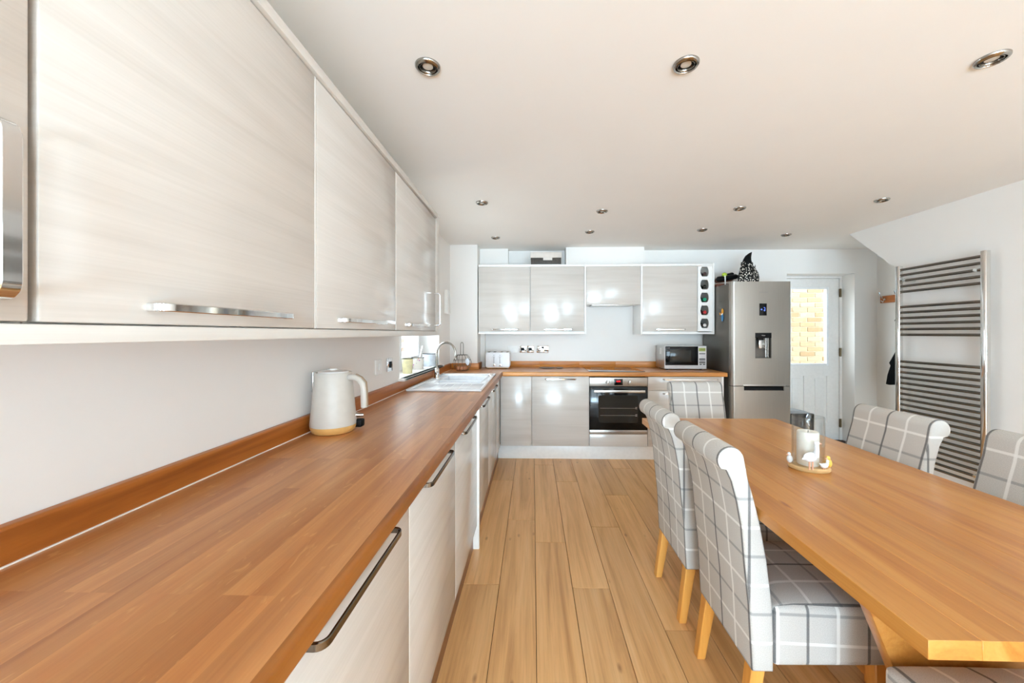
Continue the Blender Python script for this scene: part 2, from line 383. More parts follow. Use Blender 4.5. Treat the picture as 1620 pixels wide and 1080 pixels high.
def ribbon(path, t):
    """closed polygon of thickness t following a 2D path"""
    L, R = [], []
    for i, p in enumerate(path):
        a = Vector(path[max(i-1, 0)]); b = Vector(path[min(i+1, len(path)-1)]); d = (b-a).normalized(); nrm = Vector((-d.y, d.x))*t/2
        p = Vector(p); L.append(tuple(p+nrm)); R.append(tuple(p-nrm))
    return L+R[::-1]
def rrect(x0, y0, x1, y1, r, n=5):
    return arc(x1-r, y1-r, r, 0, 90, n)+arc(x0+r, y1-r, r, 90, 180, n)+arc(x0+r, y0+r, r, 180, 270, n)+arc(x1-r, y0+r, r, 270, 360, n)

OFF = {}
def obj(name, bm, mat, parent=None, origin=None, smooth=True, local=False, label=None):
    """one mesh object from world coordinates; parent offsets are subtracted"""
    off = Vector((0, 0, 0))
    if not local:
        if parent is not None: off = OFF[parent.name]
        elif origin is not None: off = Vector(origin)
        if off.length > 0:
            for v in bm.verts: v.co -= off
    me = bpy.data.meshes.new(name); bm.normal_update(); bm.to_mesh(me); bm.free()
    if smooth:
        me.polygons.foreach_set('use_smooth', [True]*len(me.polygons))
        try: me.set_sharp_from_angle(angle=math.radians(38))
        except Exception: pass
    me.materials.append(M[mat] if isinstance(mat, str) else mat)
    o = bpy.data.objects.new(name, me); COL.objects.link(o)
    if parent is not None: o.parent = parent
    else: o.location = off
    OFF[o.name] = off
    if label: o['label'] = label
    return o
def tag(o, label, cat, group=None):
    o['label'] = label; o['category'] = cat
    if group: o['group'] = group
    return o
def thing(name, label, cat, loc, group=None, rz=0.0):
    o = bpy.data.objects.new(name, None); COL.objects.link(o); o.location = loc; o.rotation_euler = (0, 0, rz); o.empty_display_size = 0.05
    OFF[o.name] = Vector(loc); return tag(o, label, cat, group)
def struct(name, bm, mat, parent=None):
    o = obj(name, bm, mat, parent)
    if parent is None: o['kind'] = 'structure'
    return o
def copy_tree(o, parent=None):
    c = o.copy(); COL.objects.link(c)
    if parent is not None: c.parent = parent
    OFF[c.name] = OFF.get(o.name, Vector((0, 0, 0)))
    for ch in list(o.children): copy_tree(ch, c)
    return c
def text(name, s, size, loc, rot, mat, parent, ext=0.0004, align='CENTER'):
    cu = bpy.data.curves.new(name, 'FONT'); cu.body = s; cu.size = size; cu.extrude = ext; cu.align_x = align; cu.align_y = 'CENTER'
    tmp = bpy.data.objects.new(name+'_tmp', cu); COL.objects.link(tmp); dg = bpy.context.evaluated_depsgraph_get()
    me = bpy.data.meshes.new_from_object(tmp.evaluated_get(dg)); COL.objects.unlink(tmp); bpy.data.objects.remove(tmp)
    bm = NB(); bm.from_mesh(me); bpy.data.meshes.remove(me)
    mx = Matrix.Translation(Vector(loc)) @ __import__('mathutils').Euler(rot).to_matrix().to_4x4()
    bmesh.ops.transform(bm, matrix=mx, verts=bm.verts[:]); return obj(name, bm, mat, parent, smooth=False)

# ------------------------------------------------------------------ room shell
CEIL = 2.295; XL = -0.925; XR = 3.15; YB = 4.48; YR = -3.2; XC = 4.02
sub = NB(); box(sub, XL-0.02, YR, -0.10, 4.1, YB+0.26, -0.014); floor = struct('floor', sub, 'sub')
PW = 0.1895; X0 = 0.0145; gap = 0.0024
first = {-2: 1.2, -1: 1.948, 0: 2.63, 1: 2.35, 2: 1.934, 3: 2.546, 4: 1.668}
PL = 1.38
mesh_cache = {}
for k in range(-5, 23):
    xa, xb = X0+(k-1)*PW, X0+k*PW
    if xb <= XL+0.01 or xa >= 4.05: continue
    xa, xb = max(xa, XL), min(xb, 4.06)
    y = first.get(k-0, (k*0.53) % PL + 1.0)
    while y > YR: y -= PL
    while y < YB+0.2:
        ya, yb = max(y, YR), min(y+PL, YB+0.22)
        if yb-ya > 0.02:
            key = (round(xb-xa, 3), round(yb-ya, 3))
            if key not in mesh_cache:
                bm = NB(); box(bm, gap/2, gap/2, -0.014, xb-xa-gap/2, yb-ya-gap/2, 0.0, 0.0012, 1)
                o = obj('floor_plank', bm, 'floor', None, smooth=False); mesh_cache[key] = o.data
            else:
                o = bpy.data.objects.new('floor_plank', mesh_cache[key]); COL.objects.link(o)
            o.location = (xa, ya, 0); o.parent = floor
        y += PL
bm = NB(); box(bm, XL-0.4, YR-0.3, CEIL, 4.3, YB+0.4, CEIL+0.12); struct('ceiling', bm, 'ceiling')
# left wall with the window over the sink
WY0, WY1, WZ0, WZ1 = 2.57, 3.665, 0.985, 1.98
bm = NB()
box(bm, XL-0.28, YR-0.2, 0, XL, WY0, CEIL); box(bm, XL-0.28, WY1, 0, XL, YB+0.25, CEIL)
box(bm, XL-0.28, WY0, 0, XL, WY1, WZ0); box(bm, XL-0.28, WY0, WZ1, XL, WY1, CEIL)
struct('wall_left', bm, 'wall')
bm = NB(); box(bm, XL, 4.15, 0, -0.617, YB, CEIL); box(bm, -0.617, 4.40, 0, -0.565, YB, 1.30); struct('wall_pier', bm, 'wall')
# back wall with the door opening
DX0, DX1, DZ = 2.985, 3.765, 2.01
bm = NB(); box(bm, XL, YB, 0, DX0, YB+0.25, CEIL); box(bm, DX1, YB, 0, 4.3, YB+0.25, CEIL); box(bm, DX0, YB, DZ, DX1, YB+0.25, CEIL)
struct('wall_back', bm, 'wall')
bm = NB(); box(bm, -0.617, 4.36, 2.10, -0.29, YB, CEIL); box(bm, 0.38, 4.30, 2.074, 1.27, YB, CEIL); struct('trim_1', bm, 'wall')
# right wall: ends at the under-stairs recess with a sloping top edge
bm = NB(); prism(bm, [(YR, 0), (3.325, 0), (3.325, 1.866), (3.81, CEIL), (YR, CEIL)], 'x', XR, XR+0.10); struct('wall_right', bm, 'wall')
bm = NB(); box(bm, XR-0.018, 1.3, 0, XR, 2.375, CEIL, 0.004); struct('trim_2', bm, 'wall')
bm = NB(); box(bm, XC, 2.3, 0, XC+0.1, YB+0.2, CEIL); box(bm, XR+0.1, 2.3, 0, XC, 2.4, CEIL); struct('wall_recess', bm, 'wall')
bm = NB(); prism(bm, [(3.325, 1.866), (3.81, CEIL), (2.4, CEIL), (2.4, 1.866)], 'x', XR+0.10, XC); struct('ceiling_stair_soffit', bm, 'wall')
# rear wall, with garden doors and a window (behind the camera)
bm = NB()
box(bm, XL-0.28, YR-0.12, 0, -1.05+0.02, YR, CEIL) if False else None
box(bm, XL-0.28, YR-0.12, 0, -0.90, YR, CEIL); box(bm, 0.72, YR-0.12, 0, 1.40, YR, CEIL); box(bm, 2.92, YR-0.12, 0, 3.3, YR, CEIL)
box(bm, -0.90, YR-0.12, 2.06, 0.72, YR, CEIL); box(bm, 1.40, YR-0.12, 2.06, 2.92, YR, CEIL); box(bm, 1.40, YR-0.12, 0, 2.92, YR, 0.62)
struct('wall_rear', bm, 'wall')
for nm, (x0, x1, z0, z1) in (('window_2', (-0.90, 0.72, 0.0, 2.06)), ('window_3', (1.40, 2.92, 0.62, 2.06))):
    bm = NB(); xm = (x0+x1)/2; y0, y1 = YR-0.10, YR-0.04
    for xa, xb in ((x0, x0+0.07), (xm-0.05, xm+0.05), (x1-0.07, x1)): box(bm, xa, y0, z0, xb, y1, z1)
    box(bm, x0+0.07, y0, z0, xm-0.05, y1, z0+0.07); box(bm, xm+0.05, y0, z0, x1-0.07, y1, z0+0.07)
    box(bm, x0+0.07, y0, z1-0.07, xm-0.05, y1, z1); box(bm, xm+0.05, y0, z1-0.07, x1-0.07, y1, z1)
    fr = struct(nm, bm, 'upvc')
    for xa, xb in ((x0+0.07, xm-0.05), (xm+0.05, x1-0.07)):
        g = NB(); box(g, xa, YR-0.075, z0+0.07, xb, YR-0.069, z1-0.07); obj('pane', g, 'glass', fr, smooth=False)
# skirting boards
bm = NB(); box(bm, XR-0.016, 2.375, 0, XR, 3.325, 0.13, 0.004); struct('baseboard_right', bm, 'trim')
bm = NB(); box(bm, DX1+0.0, YB-0.016, 0, XC, YB, 0.13, 0.004); struct('baseboard_back', bm, 'trim')
bm = NB(); box(bm, XC-0.016, 2.42, 0, XC, YB-0.016, 0.13, 0.004); struct('baseboard_recess', bm, 'trim')

# ---- window over the sink
wx = -1.14
bm = NB(); f = 0.055
box(bm, wx-0.03, WY0, WZ0+0.012, wx+0.03, WY0+f, WZ1); box(bm, wx-0.03, WY1-f, WZ0+0.012, wx+0.03, WY1, WZ1)
box(bm, wx-0.03, WY0+f, WZ0+0.012, wx+0.03, WY1-f, WZ0+0.012+f); box(bm, wx-0.03, WY0+f, WZ1-f, wx+0.03, WY1-f, WZ1)
win = struct('window_1', bm, 'upvc')
ym = 3.02
bm = NB(); box(bm, wx-0.03, ym-0.03, WZ0+0.067, wx+0.03, ym+0.03, WZ1-f); obj('mullion', bm, 'upvc', win)
for y0, y1, mid in ((WY0+f, ym-0.03, None), (ym+0.03, WY1-f, None)):
    bm = NB(); s = 0.05; z0, z1 = WZ0+0.067, WZ1-f
    box(bm, wx-0.02, y0, z0, wx+0.045, y0+s, z1, 0.004); box(bm, wx-0.02, y1-s, z0, wx+0.045, y1, z1, 0.004)
    box(bm, wx-0.02, y0+s, z0, wx+0.045, y1-s, z0+s, 0.004); box(bm, wx-0.02, y0+s, z1-s, wx+0.045, y1-s, z1, 0.004)
    sh = obj('sash', bm, 'upvc', win)
    g = NB(); box(g, wx-0.004, y0+s, z0+s, wx+0.004, y1-s, z1-s); obj('pane', g, 'glass', sh, smooth=False)
bm = NB(); box(bm, XL-0.28, WY0+0.002, WZ0-0.006, XL+0.045, WY1-0.002, WZ0+0.012, 0.004); box(bm, XL+0.001, WY0-0.03, WZ0-0.006, XL+0.045, WY1+0.03, WZ0+0.012, 0.004)
obj('sill', bm, 'trim', win)

# ---- back door
bm = NB(); yd = 4.665
W = [(DX0+0.002, DX0+0.03), (DX1-0.03, DX1-0.002)]
for a, b in W: box(bm, a, yd-0.012, 0.0, b, YB+0.25, DZ-0.002)
box(bm, DX0+0.03, yd-0.012, DZ-0.03, DX1-0.03, YB+0.25, DZ-0.002)
fr = struct('door_1', bm, 'door_white')
dx0, dx1, dz0, dz1 = DX0+0.033, DX1-0.033, 0.012, DZ-0.034
gx0, gx1, gz0, gz1 = dx0+0.12, dx1-0.14, 0.93, 1.86
bm = NB(); ya, yb2 = yd, yd+0.044
box(bm, dx0, ya, dz0, gx0, yb2, dz1); box(bm, gx1, ya, dz0, dx1, yb2, dz1); box(bm, gx0, ya, gz1, gx1, yb2, dz1); box(bm, gx0, ya, gz0-0.14, gx1, yb2, gz0)
box(bm, gx0, ya, dz0, gx1, yb2, 0.22); xm = (gx0+gx1)/2; box(bm, xm-0.05, ya, 0.22, xm+0.05, yb2, gz0-0.14)
leaf = obj('door_leaf', bm, 'door_white', fr)
for xa, xb in ((gx0, xm-0.05), (xm+0.05, gx1)):
    bm = NB(); box(bm, xa, ya+0.012, 0.22, xb, yb2-0.012, gz0-0.14); box(bm, xa+0.035, ya+0.004, 0.255, xb-0.035, ya+0.013, gz0-0.175, 0.006); obj('door_panel', bm, 'door_white', fr)
bm = NB(); t = 0.014
for a, b, c, d in ((gx0-t, gx0+t, gz0-t, gz1+t), (gx1-t, gx1+t, gz0-t, gz1+t)): box(bm, a, ya-0.012, c, b, ya, d, 0.004)
for c, d in ((gz0-t, gz0+t), (gz1-t, gz1+t)): box(bm, gx0+t, ya-0.012, c, gx1-t, ya, d, 0.004)
obj('glazing_bead', bm, 'upvc', fr)
bm = NB(); box(bm, gx0, ya+0.018, gz0, gx1, ya+0.024, gz1); obj('pane', bm, 'glass', fr, smooth=False)
for z in (0.22, 1.08, 1.80):
    bm = NB(); box(bm, dx1-0.008, yd-0.016, z-0.05, dx1+0.022, yd-0.0125, z+0.05); tube(bm, [(dx1+0.006, yd-0.02, z-0.052), (dx1+0.006, yd-0.02, z+0.052)], 0.007, 8); obj('hinge', bm, 'brass', fr)
bm = NB(); box(bm, DX0, YB+0.0, 0.0005, DX1, yd, 0.012); struct('trim_3', bm, 'threshold')

# ---- outside the back door: buff brick wall; outside the sink window: paving and a brick house
bw = NB(); box(bw, 1.9, 5.86, -0.1, 5.6, 6.0, 2.75); brickwall = obj('garden_wall', bw, 'mortar', None, (3.7, 5.9, -0.1)); brickwall['kind'] = 'structure'
bm = NB(); box(bm, 0, 0, 0, 0.215, 0.10, 0.065, 0.004, 1); pb = obj('brick', bm, 'brick', brickwall, local=True); bmesh_brick = pb.data; bpy.data.objects.remove(pb)
rows = range(8, 33)
for r in rows:
    z = -0.1+r*0.075+0.01
    for c in range(8):
        x = 2.75+c*0.225+(0.1125 if r % 2 else 0)
        o = bpy.data.objects.new('brick', bmesh_brick); COL.objects.link(o); o.parent = brickwall
        o.location = Vector((x, 5.85+random.uniform(-0.003, 0.003), z))-Vector((3.7, 5.9, -0.1))
bm = NB(); box(bm, -8, 1.0, -0.2, -1.25, 12, -0.12); box(bm, -1.25, 4.8, -0.2, 8, 12, -0.12); struct('ground_paving', bm, 'paving')
hw = NB(); box(hw, -5.2, 6.2, -0.12, -2.2, 6.5, 4.0); house = obj('neighbour_house', hw, 'render', None, (-3.7, 6.3, -0.12)); tag(house, 'neighbouring house wall of red brick outside the sink window', 'house')
bm = NB(); box(bm, 0, 0, 0, 0.215, 0.10, 0.065, 0.0, 1); pb = obj('brick', bm, 'red_brick', house, local=True); rbm = pb.data; bpy.data.objects.remove(pb)
for r in range(6, 22):
    for c in range(9):
        o = bpy.data.objects.new('brick', rbm); COL.objects.link(o); o.parent = house
        o.location = Vector((-4.3+c*0.225+(0.1125 if r % 2 else 0), 6.19, -0.12+r*0.075))-Vector((-3.7, 6.3, -0.12))

# ------------------------------------------------------------------ base units, left run (fronts face +x)
FX = -0.338; CT = 0.868      # door plane, underside of worktop
def bar_handle_y(y0, y1, z, x, w=0.014, out=0.030, t=0.006, ax='left'):
    """strap handle along y, standing out in +x from a door face at x"""
    r = 0.016
    path = [(x, y0)] + arc(x+out-r, y0+r, r, -90, 0, 5) + arc(x+out-r, y1-r, r, 0, 90, 5) + [(x, y1)]
    bm = NB(); prism(bm, ribbon(path, t), 'z', z-w/2, z+w/2, 0.0015, 1); return bm
def bar_handle_x(x0, x1, z, y, w=0.014, out=0.030, t=0.006):
    r = 0.016
    path = [(x0, y)] + arc(x0+r, y-out+r, r, 180, 270, 5) + arc(x1-r, y-out+r, r, 270, 360, 5) + [(x1, y)]
    bm = NB(); prism(bm, ribbon(path, t), 'z', z-w/2, z+w/2, 0.0015, 1); return bm
def dhandle_z(y, z0, z1, x, w=0.02, out=0.034, t=0.009):
    r = 0.016
    path = [(x, z0)] + arc(x+out-r, z0+r, r, -90, 0, 5) + arc(x+out-r, z1-r, r, 0, 90, 5) + [(x, z1)]
    bm = NB(); prism(bm, ribbon(path, t), 'y', y-w/2, y+w/2, 0.002, 1); return bm
units = [(-0.80, -0.18, 'behind the photographer end of the worktop'), (-0.18, 0.42, None), (0.42, 1.022, None), (1.022, 1.634, None), (1.634, 2.262, None), (2.285, 2.855, None), (2.855, 3.482, None)]
labs = {(0.42): 'glossy pale base cabinet with the longest looking dark handle, under the near worktop',
        (-0.18): 'glossy pale base cabinet at the cropped near end under the worktop',
        (1.022): 'glossy pale base cabinet under the kettle, second handle along the run',
        (1.634): 'glossy pale base cabinet just before the white end panel reaching the floor',
        (2.285): 'glossy pale base cabinet just past the white end panel, under the sink drainer',
        (2.855): 'glossy pale base cabinet under the sink bowl near the corner'}
for y0, y1, _ in units[1:]:
    t = thing('base_cabinet', labs[y0], 'cabinet', (-0.62, (y0+y1)/2, 0.145), 'base cabinets of the long worktop run')
    bm = NB(); e = 0.018; xb, xf = -0.90, FX-0.019
    box(bm, xb, y0+0.001, 0.146, xf, y0+e, CT-0.002); box(bm, xb, y1-e, 0.146, xf, y1-0.001, CT-0.002); box(bm, xb, y0+e, 0.146, xf, y1-e, 0.164); box(bm, xb, y0+e, 0.164, xb+0.01, y1-e, CT-0.002)
    obj('body', bm, 'white', t, smooth=False)
    bm = NB(); box(bm, FX-0.018, y0+0.0015, 0.146, FX, y1-0.0072, CT-0.004, 0.0025, 2); d = obj('door', bm, 'front', t)
    bm = NB(); box(bm, FX-0.018, y1-0.0070, 0.146, FX-0.0003, y1-0.0012, CT-0.004); obj('edging', bm, 'edge', d, smooth=False)
    hy = {0.42: (0.545, 0.875), 1.022: (1.135, 1.46), 1.634: (1.73, 2.06), 2.285: (2.37, 2.70), 2.855: (2.99, 3.32), -0.18: (-0.05, 0.28)}[y0]
    obj('handle', bar_handle_y(hy[0], hy[1], 0.846, FX), 'dark_chrome', d)
bm = NB(); box(bm, FX-0.02, 3.4825, 0.146, FX, 3.845, CT-0.002, 0.001); box(bm, -0.90, 3.4825, 0.146, FX-0.03, 3.50, CT-0.002)
tag(obj('corner_filler', bm, 'front', None, (FX-0.02, 3.66, 0.146)), 'plain pale filler panel in the inside corner of the units', 'panel')
bm = NB(); box(bm, -0.90, 2.263, 0.0, FX+0.012, 2.2835, CT-0.002, 0.001); tag(obj('end_panel', bm, 'edge', None, (-0.6, 2.274, 0)), 'white end panel running down to the floor between the sink and dishwasher doors', 'panel')
t = thing('wood_plinth', 'brown wood plinth strip under the long run of base cabinets', 'plinth', (-0.37, 1.0, 0))
for a, b in ((-0.8, 1.235), (1.238, 2.262), (2.285, 3.88)):
    bm = NB(); box(bm, -0.378, a, 0.0, -0.362, b, 0.144); obj('plinth_board', bm, 'plinth_wood', t, smooth=False)

# ------------------------------------------------------------------ base units, back run (fronts face -y)
FY = 3.87
def bunit(name, x0, x1, lab, cat='cabinet'):
    t = thing(name, lab, cat, ((x0+x1)/2, 4.15, 0.145)); e = 0.018
    bm = NB(); yb_, yf = 4.455, FY+0.019
    box(bm, x0+0.001, yf, 0.146, x0+e, yb_, CT-0.002); box(bm, x1-e, yf, 0.146, x1-0.001, yb_, CT-0.002); box(bm, x0+e, yf, 0.146, x1-e, yb_, 0.164)
    obj('body', bm, 'white', t, smooth=False); return t
bm = NB(); box(bm, FX+0.002, FY, 0.146, -0.0145, FY+0.018, CT-0.004, 0.002); tag(obj('blank_board', bm, 'front', None, (-0.17, FY, 0.146)), 'plain pale corner panel without handle on the back run', 'panel')
t = bunit('base_cabinet', -0.0125, 0.580, 'glossy pale cabinet with one bar handle left of the oven')
bm = NB(); box(bm, -0.011, FY, 0.146, 0.5785, FY+0.018, CT-0.004, 0.002); d = obj('door', bm, 'front', t)
obj('handle', bar_handle_x(0.125, 0.445, 0.838, FY), 'chrome', d)
t = bunit('drawer_unit', 1.178, 1.926, 'glossy pale drawer cabinet behind the far chair, right of the oven')
for z0, z1 in ((0.722, CT-0.004), (0.438, 0.719), (0.146, 0.435)):
    bm = NB(); box(bm, 1.18, FY, z0, 1.924, FY+0.018, z1, 0.002); d = obj('drawer_front', bm, 'front', t)
    zz = z1-0.026; obj('handle', bar_handle_x(1.33, 1.88, zz, FY), 'chrome', d)
bm = NB(); box(bm, 1.9265, FY-0.004, 0.0, 1.9445, 4.455, CT-0.002, 0.001); tag(obj('end_panel', bm, 'edge', None, (1.935, 4.1, 0)), 'white end panel of the back run beside the fridge', 'panel')
bm = NB(); box(bm, -0.383, 3.918, 0.0, 1.926, 3.934, 0.144, 0.001); tag(obj('white_plinth', bm, 'edge', None, (0.77, 3.926, 0)), 'white plinth board along the floor under the oven run', 'plinth')
# ---- oven
t = thing('built_in_oven', 'stainless steel and black glass oven built in under the hob', 'oven', (0.879, 4.1, 0.146))
ox0, ox1 = 0.5825, 1.1755
bm = NB(); box(bm, ox0, FY+0.021, 0.28, ox1, 4.43, CT-0.012); obj('body', bm, 'black', t)
bm = NB(); box(bm, ox0, FY, 0.146, ox1, FY+0.018, 0.272, 0.002); obj('lower_panel', bm, 'front', t)
bm = NB(); box(bm, ox0, FY-0.004, 0.765, ox1, FY+0.02, 0.856, 0.002); cp = obj('control_panel', bm, 'oven_steel', t)
bm = NB(); box(bm, 0.835, FY-0.006, 0.778, 0.922, FY-0.0035, 0.842, 0.001); obj('display', bm, 'black_glass', cp)
text('display_digits', '0:00', 0.023, (0.878, FY-0.0068, 0.816), (PI/2, 0, 0), 'led_red', cp)
for xk in (0.768, 0.99):
    bm = NB(); lathe(bm, [(0.019, FY-0.004), (0.019, FY-0.010), (0.016, FY-0.024), (0, FY-0.024)], (xk, 0, 0.806), 20, 'y'); kb = obj('knob', bm, 'oven_steel', cp)
    bm = NB(); box(bm, xk-0.004, FY-0.034, 0.786, xk+0.004, FY-0.022, 0.826, 0.0015); obj('knob_grip', bm, 'chrome', cp)
bm = NB(); box(bm, ox0, FY-0.006, 0.318, ox1, FY+0.02, 0.760, 0.003)
dr = obj('oven_door', bm, 'black_glass', t)
bm = NB(); prism(bm, rrect(0.672, 0.392, 1.078, 0.672, 0.02), 'y', FY-0.0075, FY-0.0055); obj('oven_window', bm, 'oven_cavity', dr, smooth=False)
bm = NB()
for z in (0.467, 0.541):
    tube(bm, [(0.69, FY-0.008, z), (1.06, FY-0.008, z)], 0.0013, 6)
for z in (0.462, 0.476, 0.536, 0.55): tube(bm, [(1.05, FY-0.008, z), (1.068, FY-0.008, z)], 0.003, 6)
obj('shelf_rail', bm, 'satin', dr)
bm = NB(); box(bm, 0.622, FY-0.055, 0.706, 1.138, FY-0.043, 0.732, 0.004); box(bm, 0.632, FY-0.045, 0.712, 0.646, FY-0.005, 0.727); box(bm, 1.114, FY-0.045, 0.712, 1.128, FY-0.005, 0.727); obj('oven_handle', bm, 'satin', dr)
bm = NB(); box(bm, ox0, FY-0.004, 0.274, ox1, FY+0.02, 0.316, 0.002); obj('vent_trim', bm, 'oven_steel', t)

# ------------------------------------------------------------------ worktop
t = thing('worktop', 'oiled oak block worktop running along the wall and round the corner', 'worktop', (-0.6, 1.8, CT))
TZ = 0.91
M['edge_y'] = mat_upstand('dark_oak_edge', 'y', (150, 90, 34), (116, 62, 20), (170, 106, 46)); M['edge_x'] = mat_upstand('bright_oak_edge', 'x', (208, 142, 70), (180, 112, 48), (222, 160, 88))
def wt_prof(xa, xb, rounded=True):
    r = 0.012
    if not rounded: return [(xa, CT), (xb, CT), (xb, TZ), (xa, TZ)]
    return [(xa, CT)] + arc(xb-0.006, CT+0.006, 0.006, -90, 0, 3) + arc(xb-r, TZ-r, r, 0, 90, 5) + [(xa, TZ)]
SY0, SY1 = 2.60, 3.49; SX0, SX1 = -0.80, -0.40
bm = NB(); FE = -0.312
prism(bm, wt_prof(-0.905, FE), 'y', -0.80, SY0); prism(bm, wt_prof(SX1, FE), 'y', SY0, SY1); prism(bm, wt_prof(-0.905, SX0, False), 'y', SY0, SY1)
prism(bm, wt_prof(-0.905, FE), 'y', SY1, 3.852); box(bm, -0.905, 3.852, CT, FE, 4.13, TZ); box(bm, -0.597, 4.13, CT, FE, 4.46, TZ)
obj('worktop_slab', bm, 'worktop_y', t)
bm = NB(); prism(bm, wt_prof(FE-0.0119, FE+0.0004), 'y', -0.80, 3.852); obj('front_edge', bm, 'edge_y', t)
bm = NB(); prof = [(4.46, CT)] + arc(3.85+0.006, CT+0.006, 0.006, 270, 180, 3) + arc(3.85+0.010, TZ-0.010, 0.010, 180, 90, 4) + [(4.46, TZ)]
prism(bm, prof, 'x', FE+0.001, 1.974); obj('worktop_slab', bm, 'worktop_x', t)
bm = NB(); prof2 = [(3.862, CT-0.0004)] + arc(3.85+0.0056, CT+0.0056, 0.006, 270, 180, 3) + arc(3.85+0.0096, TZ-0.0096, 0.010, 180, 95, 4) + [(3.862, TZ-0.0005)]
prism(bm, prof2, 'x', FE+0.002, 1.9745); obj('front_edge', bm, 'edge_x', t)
def up_prof(a, b): return [(a, TZ), (b, TZ), (b, 0.972)] + arc(b-(0.006 if b > a else -0.006), 0.972, 0.006, 0 if b > a else 180, 90, 4) + [(a, 0.978)]
edges = [-0.80, -0.12, 0.52, 0.80, 1.17, 1.30, 1.9, 2.6, 3.1, 4.13]
for a, b in zip(edges, edges[1:]):
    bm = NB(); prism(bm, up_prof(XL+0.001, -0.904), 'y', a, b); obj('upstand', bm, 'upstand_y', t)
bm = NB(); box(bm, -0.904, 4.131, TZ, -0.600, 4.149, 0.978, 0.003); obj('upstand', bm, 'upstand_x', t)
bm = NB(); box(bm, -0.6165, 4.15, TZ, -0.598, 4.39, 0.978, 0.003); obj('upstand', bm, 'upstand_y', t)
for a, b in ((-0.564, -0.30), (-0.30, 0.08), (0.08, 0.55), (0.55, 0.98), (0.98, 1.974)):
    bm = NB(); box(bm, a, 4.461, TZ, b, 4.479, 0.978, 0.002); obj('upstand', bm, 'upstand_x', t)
bm = NB(); box(bm, -0.9045, -0.8, TZ, -0.9005, 4.13, TZ+0.0025); obj('sealant_bead', bm, 'edge', t, smooth=False)

# ---- sink
t = thing('sink', 'white ceramic inset sink and drainer set into the worktop below the window', 'sink', (-0.6, 3.05, TZ))
sx0, sx1, sy0, sy1 = -0.872, -0.352, 2.545, 3.56; rz = TZ+0.014
bm = NB()
def frame(bm, X0, X1, Y0, Y1, x0, x1, y0, y1, za, zb):
    box(bm, X0, Y0, za, X1, y0, zb, 0.004); box(bm, X0, y1, za, X1, Y1, zb, 0.004); box(bm, X0, y0, za, x0, y1, zb, 0.004); box(bm, x1, y0, za, X1, y1, zb, 0.004)
b1 = (-0.765, -0.415, 3.10, 3.47)  # bowl
# raised rim ring
prism(bm, ribbon(rrect(sx0+0.006, sy0+0.006, sx1-0.006, sy1-0.006, 0.03)+[], 0.012), 'z', TZ+0.001, rz+0.002) if False else None
box(bm, sx0, sy0, TZ+0.001, sx1, sy0+0.02, rz+0.003, 0.005); box(bm, sx0, sy1-0.02, TZ+0.001, sx1, sy1, rz+0.003, 0.005)
box(bm, sx0, sy0+0.014, TZ+0.001, sx0+0.02, sy1-0.014, rz+0.003, 0.005); box(bm, sx1-0.02, sy0+0.014, TZ+0.001, sx1, sy1-0.014, rz+0.003, 0.005)
obj('rim', bm, 'ceramic', t)
bm = NB(); box(bm, sx0+0.015, sy0+0.015, TZ+0.001, sx1-0.015, 2.93, TZ+0.006, 0.002)
for i in range(5): tube(bm, [(-0.73+i*0.065, 2.62, TZ+0.0055), (-0.73+i*0.065, 2.88, TZ+0.0055)], 0.0025, 8)
obj('drainer', bm, 'ceramic', t)
bm = NB()
def bowl(bm, x0, x1, y0, y1, zt, zb):
    th = 0.008
    box(bm, x0, y0, zb, x1, y1, zb+th); box(bm, x0, y0, zb, x0+th, y1, zt); box(bm, x1-th, y0, zb, x1, y1, zt); box(bm, x0, y0, zb, x1, y0+th, zt); box(bm, x0, y1-th, zb, x1, y1, zt)
frame(bm, sx0+0.015, sx1-0.015, 2.93, sy1-0.015, -0.79, -0.41, 2.96, 3.48, TZ+0.001, TZ+0.008)
bowl(bm, -0.79, -0.41, 3.10, 3.48, TZ+0.006, 0.74); bowl(bm, -0.79, -0.41, 2.96, 3.095, TZ+0.006, 0.80)
obj('bowl', bm, 'ceramic', t)
bm = NB(); lathe(bm, [(0.04, 0.749), (0.04, 0.752), (0.02, 0.751), (0, 0.751)], (-0.6, 3.29, 0), 20); obj('drain', bm, 'chrome', t)
bm = NB(); lathe(bm, [(0.022, TZ+0.006), (0.022, TZ+0.02), (0.018, TZ+0.026), (0, TZ+0.026)], (-0.39, 3.45, 0), 16); obj('waste_knob', bm, 'chrome', t)
# ---- tap
fx, fy = -0.832, 3.22
t = thing('kitchen_tap', 'chrome swan neck mixer tap at the back of the sink', 'tap', (fx, fy, TZ+0.014))
bm = NB(); lathe(bm, [(0.028, TZ+0.0085), (0.028, TZ+0.018), (0.021, TZ+0.028), (0.021, TZ+0.085), (0.014, TZ+0.10), (0, TZ+0.10)], (fx, fy, 0), 20); obj('tap_body', bm, 'chrome', t)
bm = NB(); pts = [(fx, fy, TZ+0.09), (fx, fy, 1.13)] + [(fx+0.083-0.083*math.cos(math.radians(a)), fy-0.01*a/180, 1.13+0.10*math.sin(math.radians(a))) for a in range(10, 181, 10)] + [(fx+0.168, fy-0.012, 1.115)]
tube(bm, pts, 0.0095, 12); obj('spout', bm, 'tap_chrome', t)
bm = NB(); lathe(bm, [(0.011, 1.118), (0.013, 1.112), (0.014, 1.085), (0, 1.085)], (fx+0.168, fy-0.012, 0), 14); obj('nozzle', bm, 'dark_chrome', t)
bm = NB(); tube(bm, [(fx, fy, TZ+0.055), (fx+0.02, fy-0.05, TZ+0.06), (fx+0.028, fy-0.10, TZ+0.075)], [0.016, 0.012, 0.008], 12); obj('lever', bm, 'chrome', t)

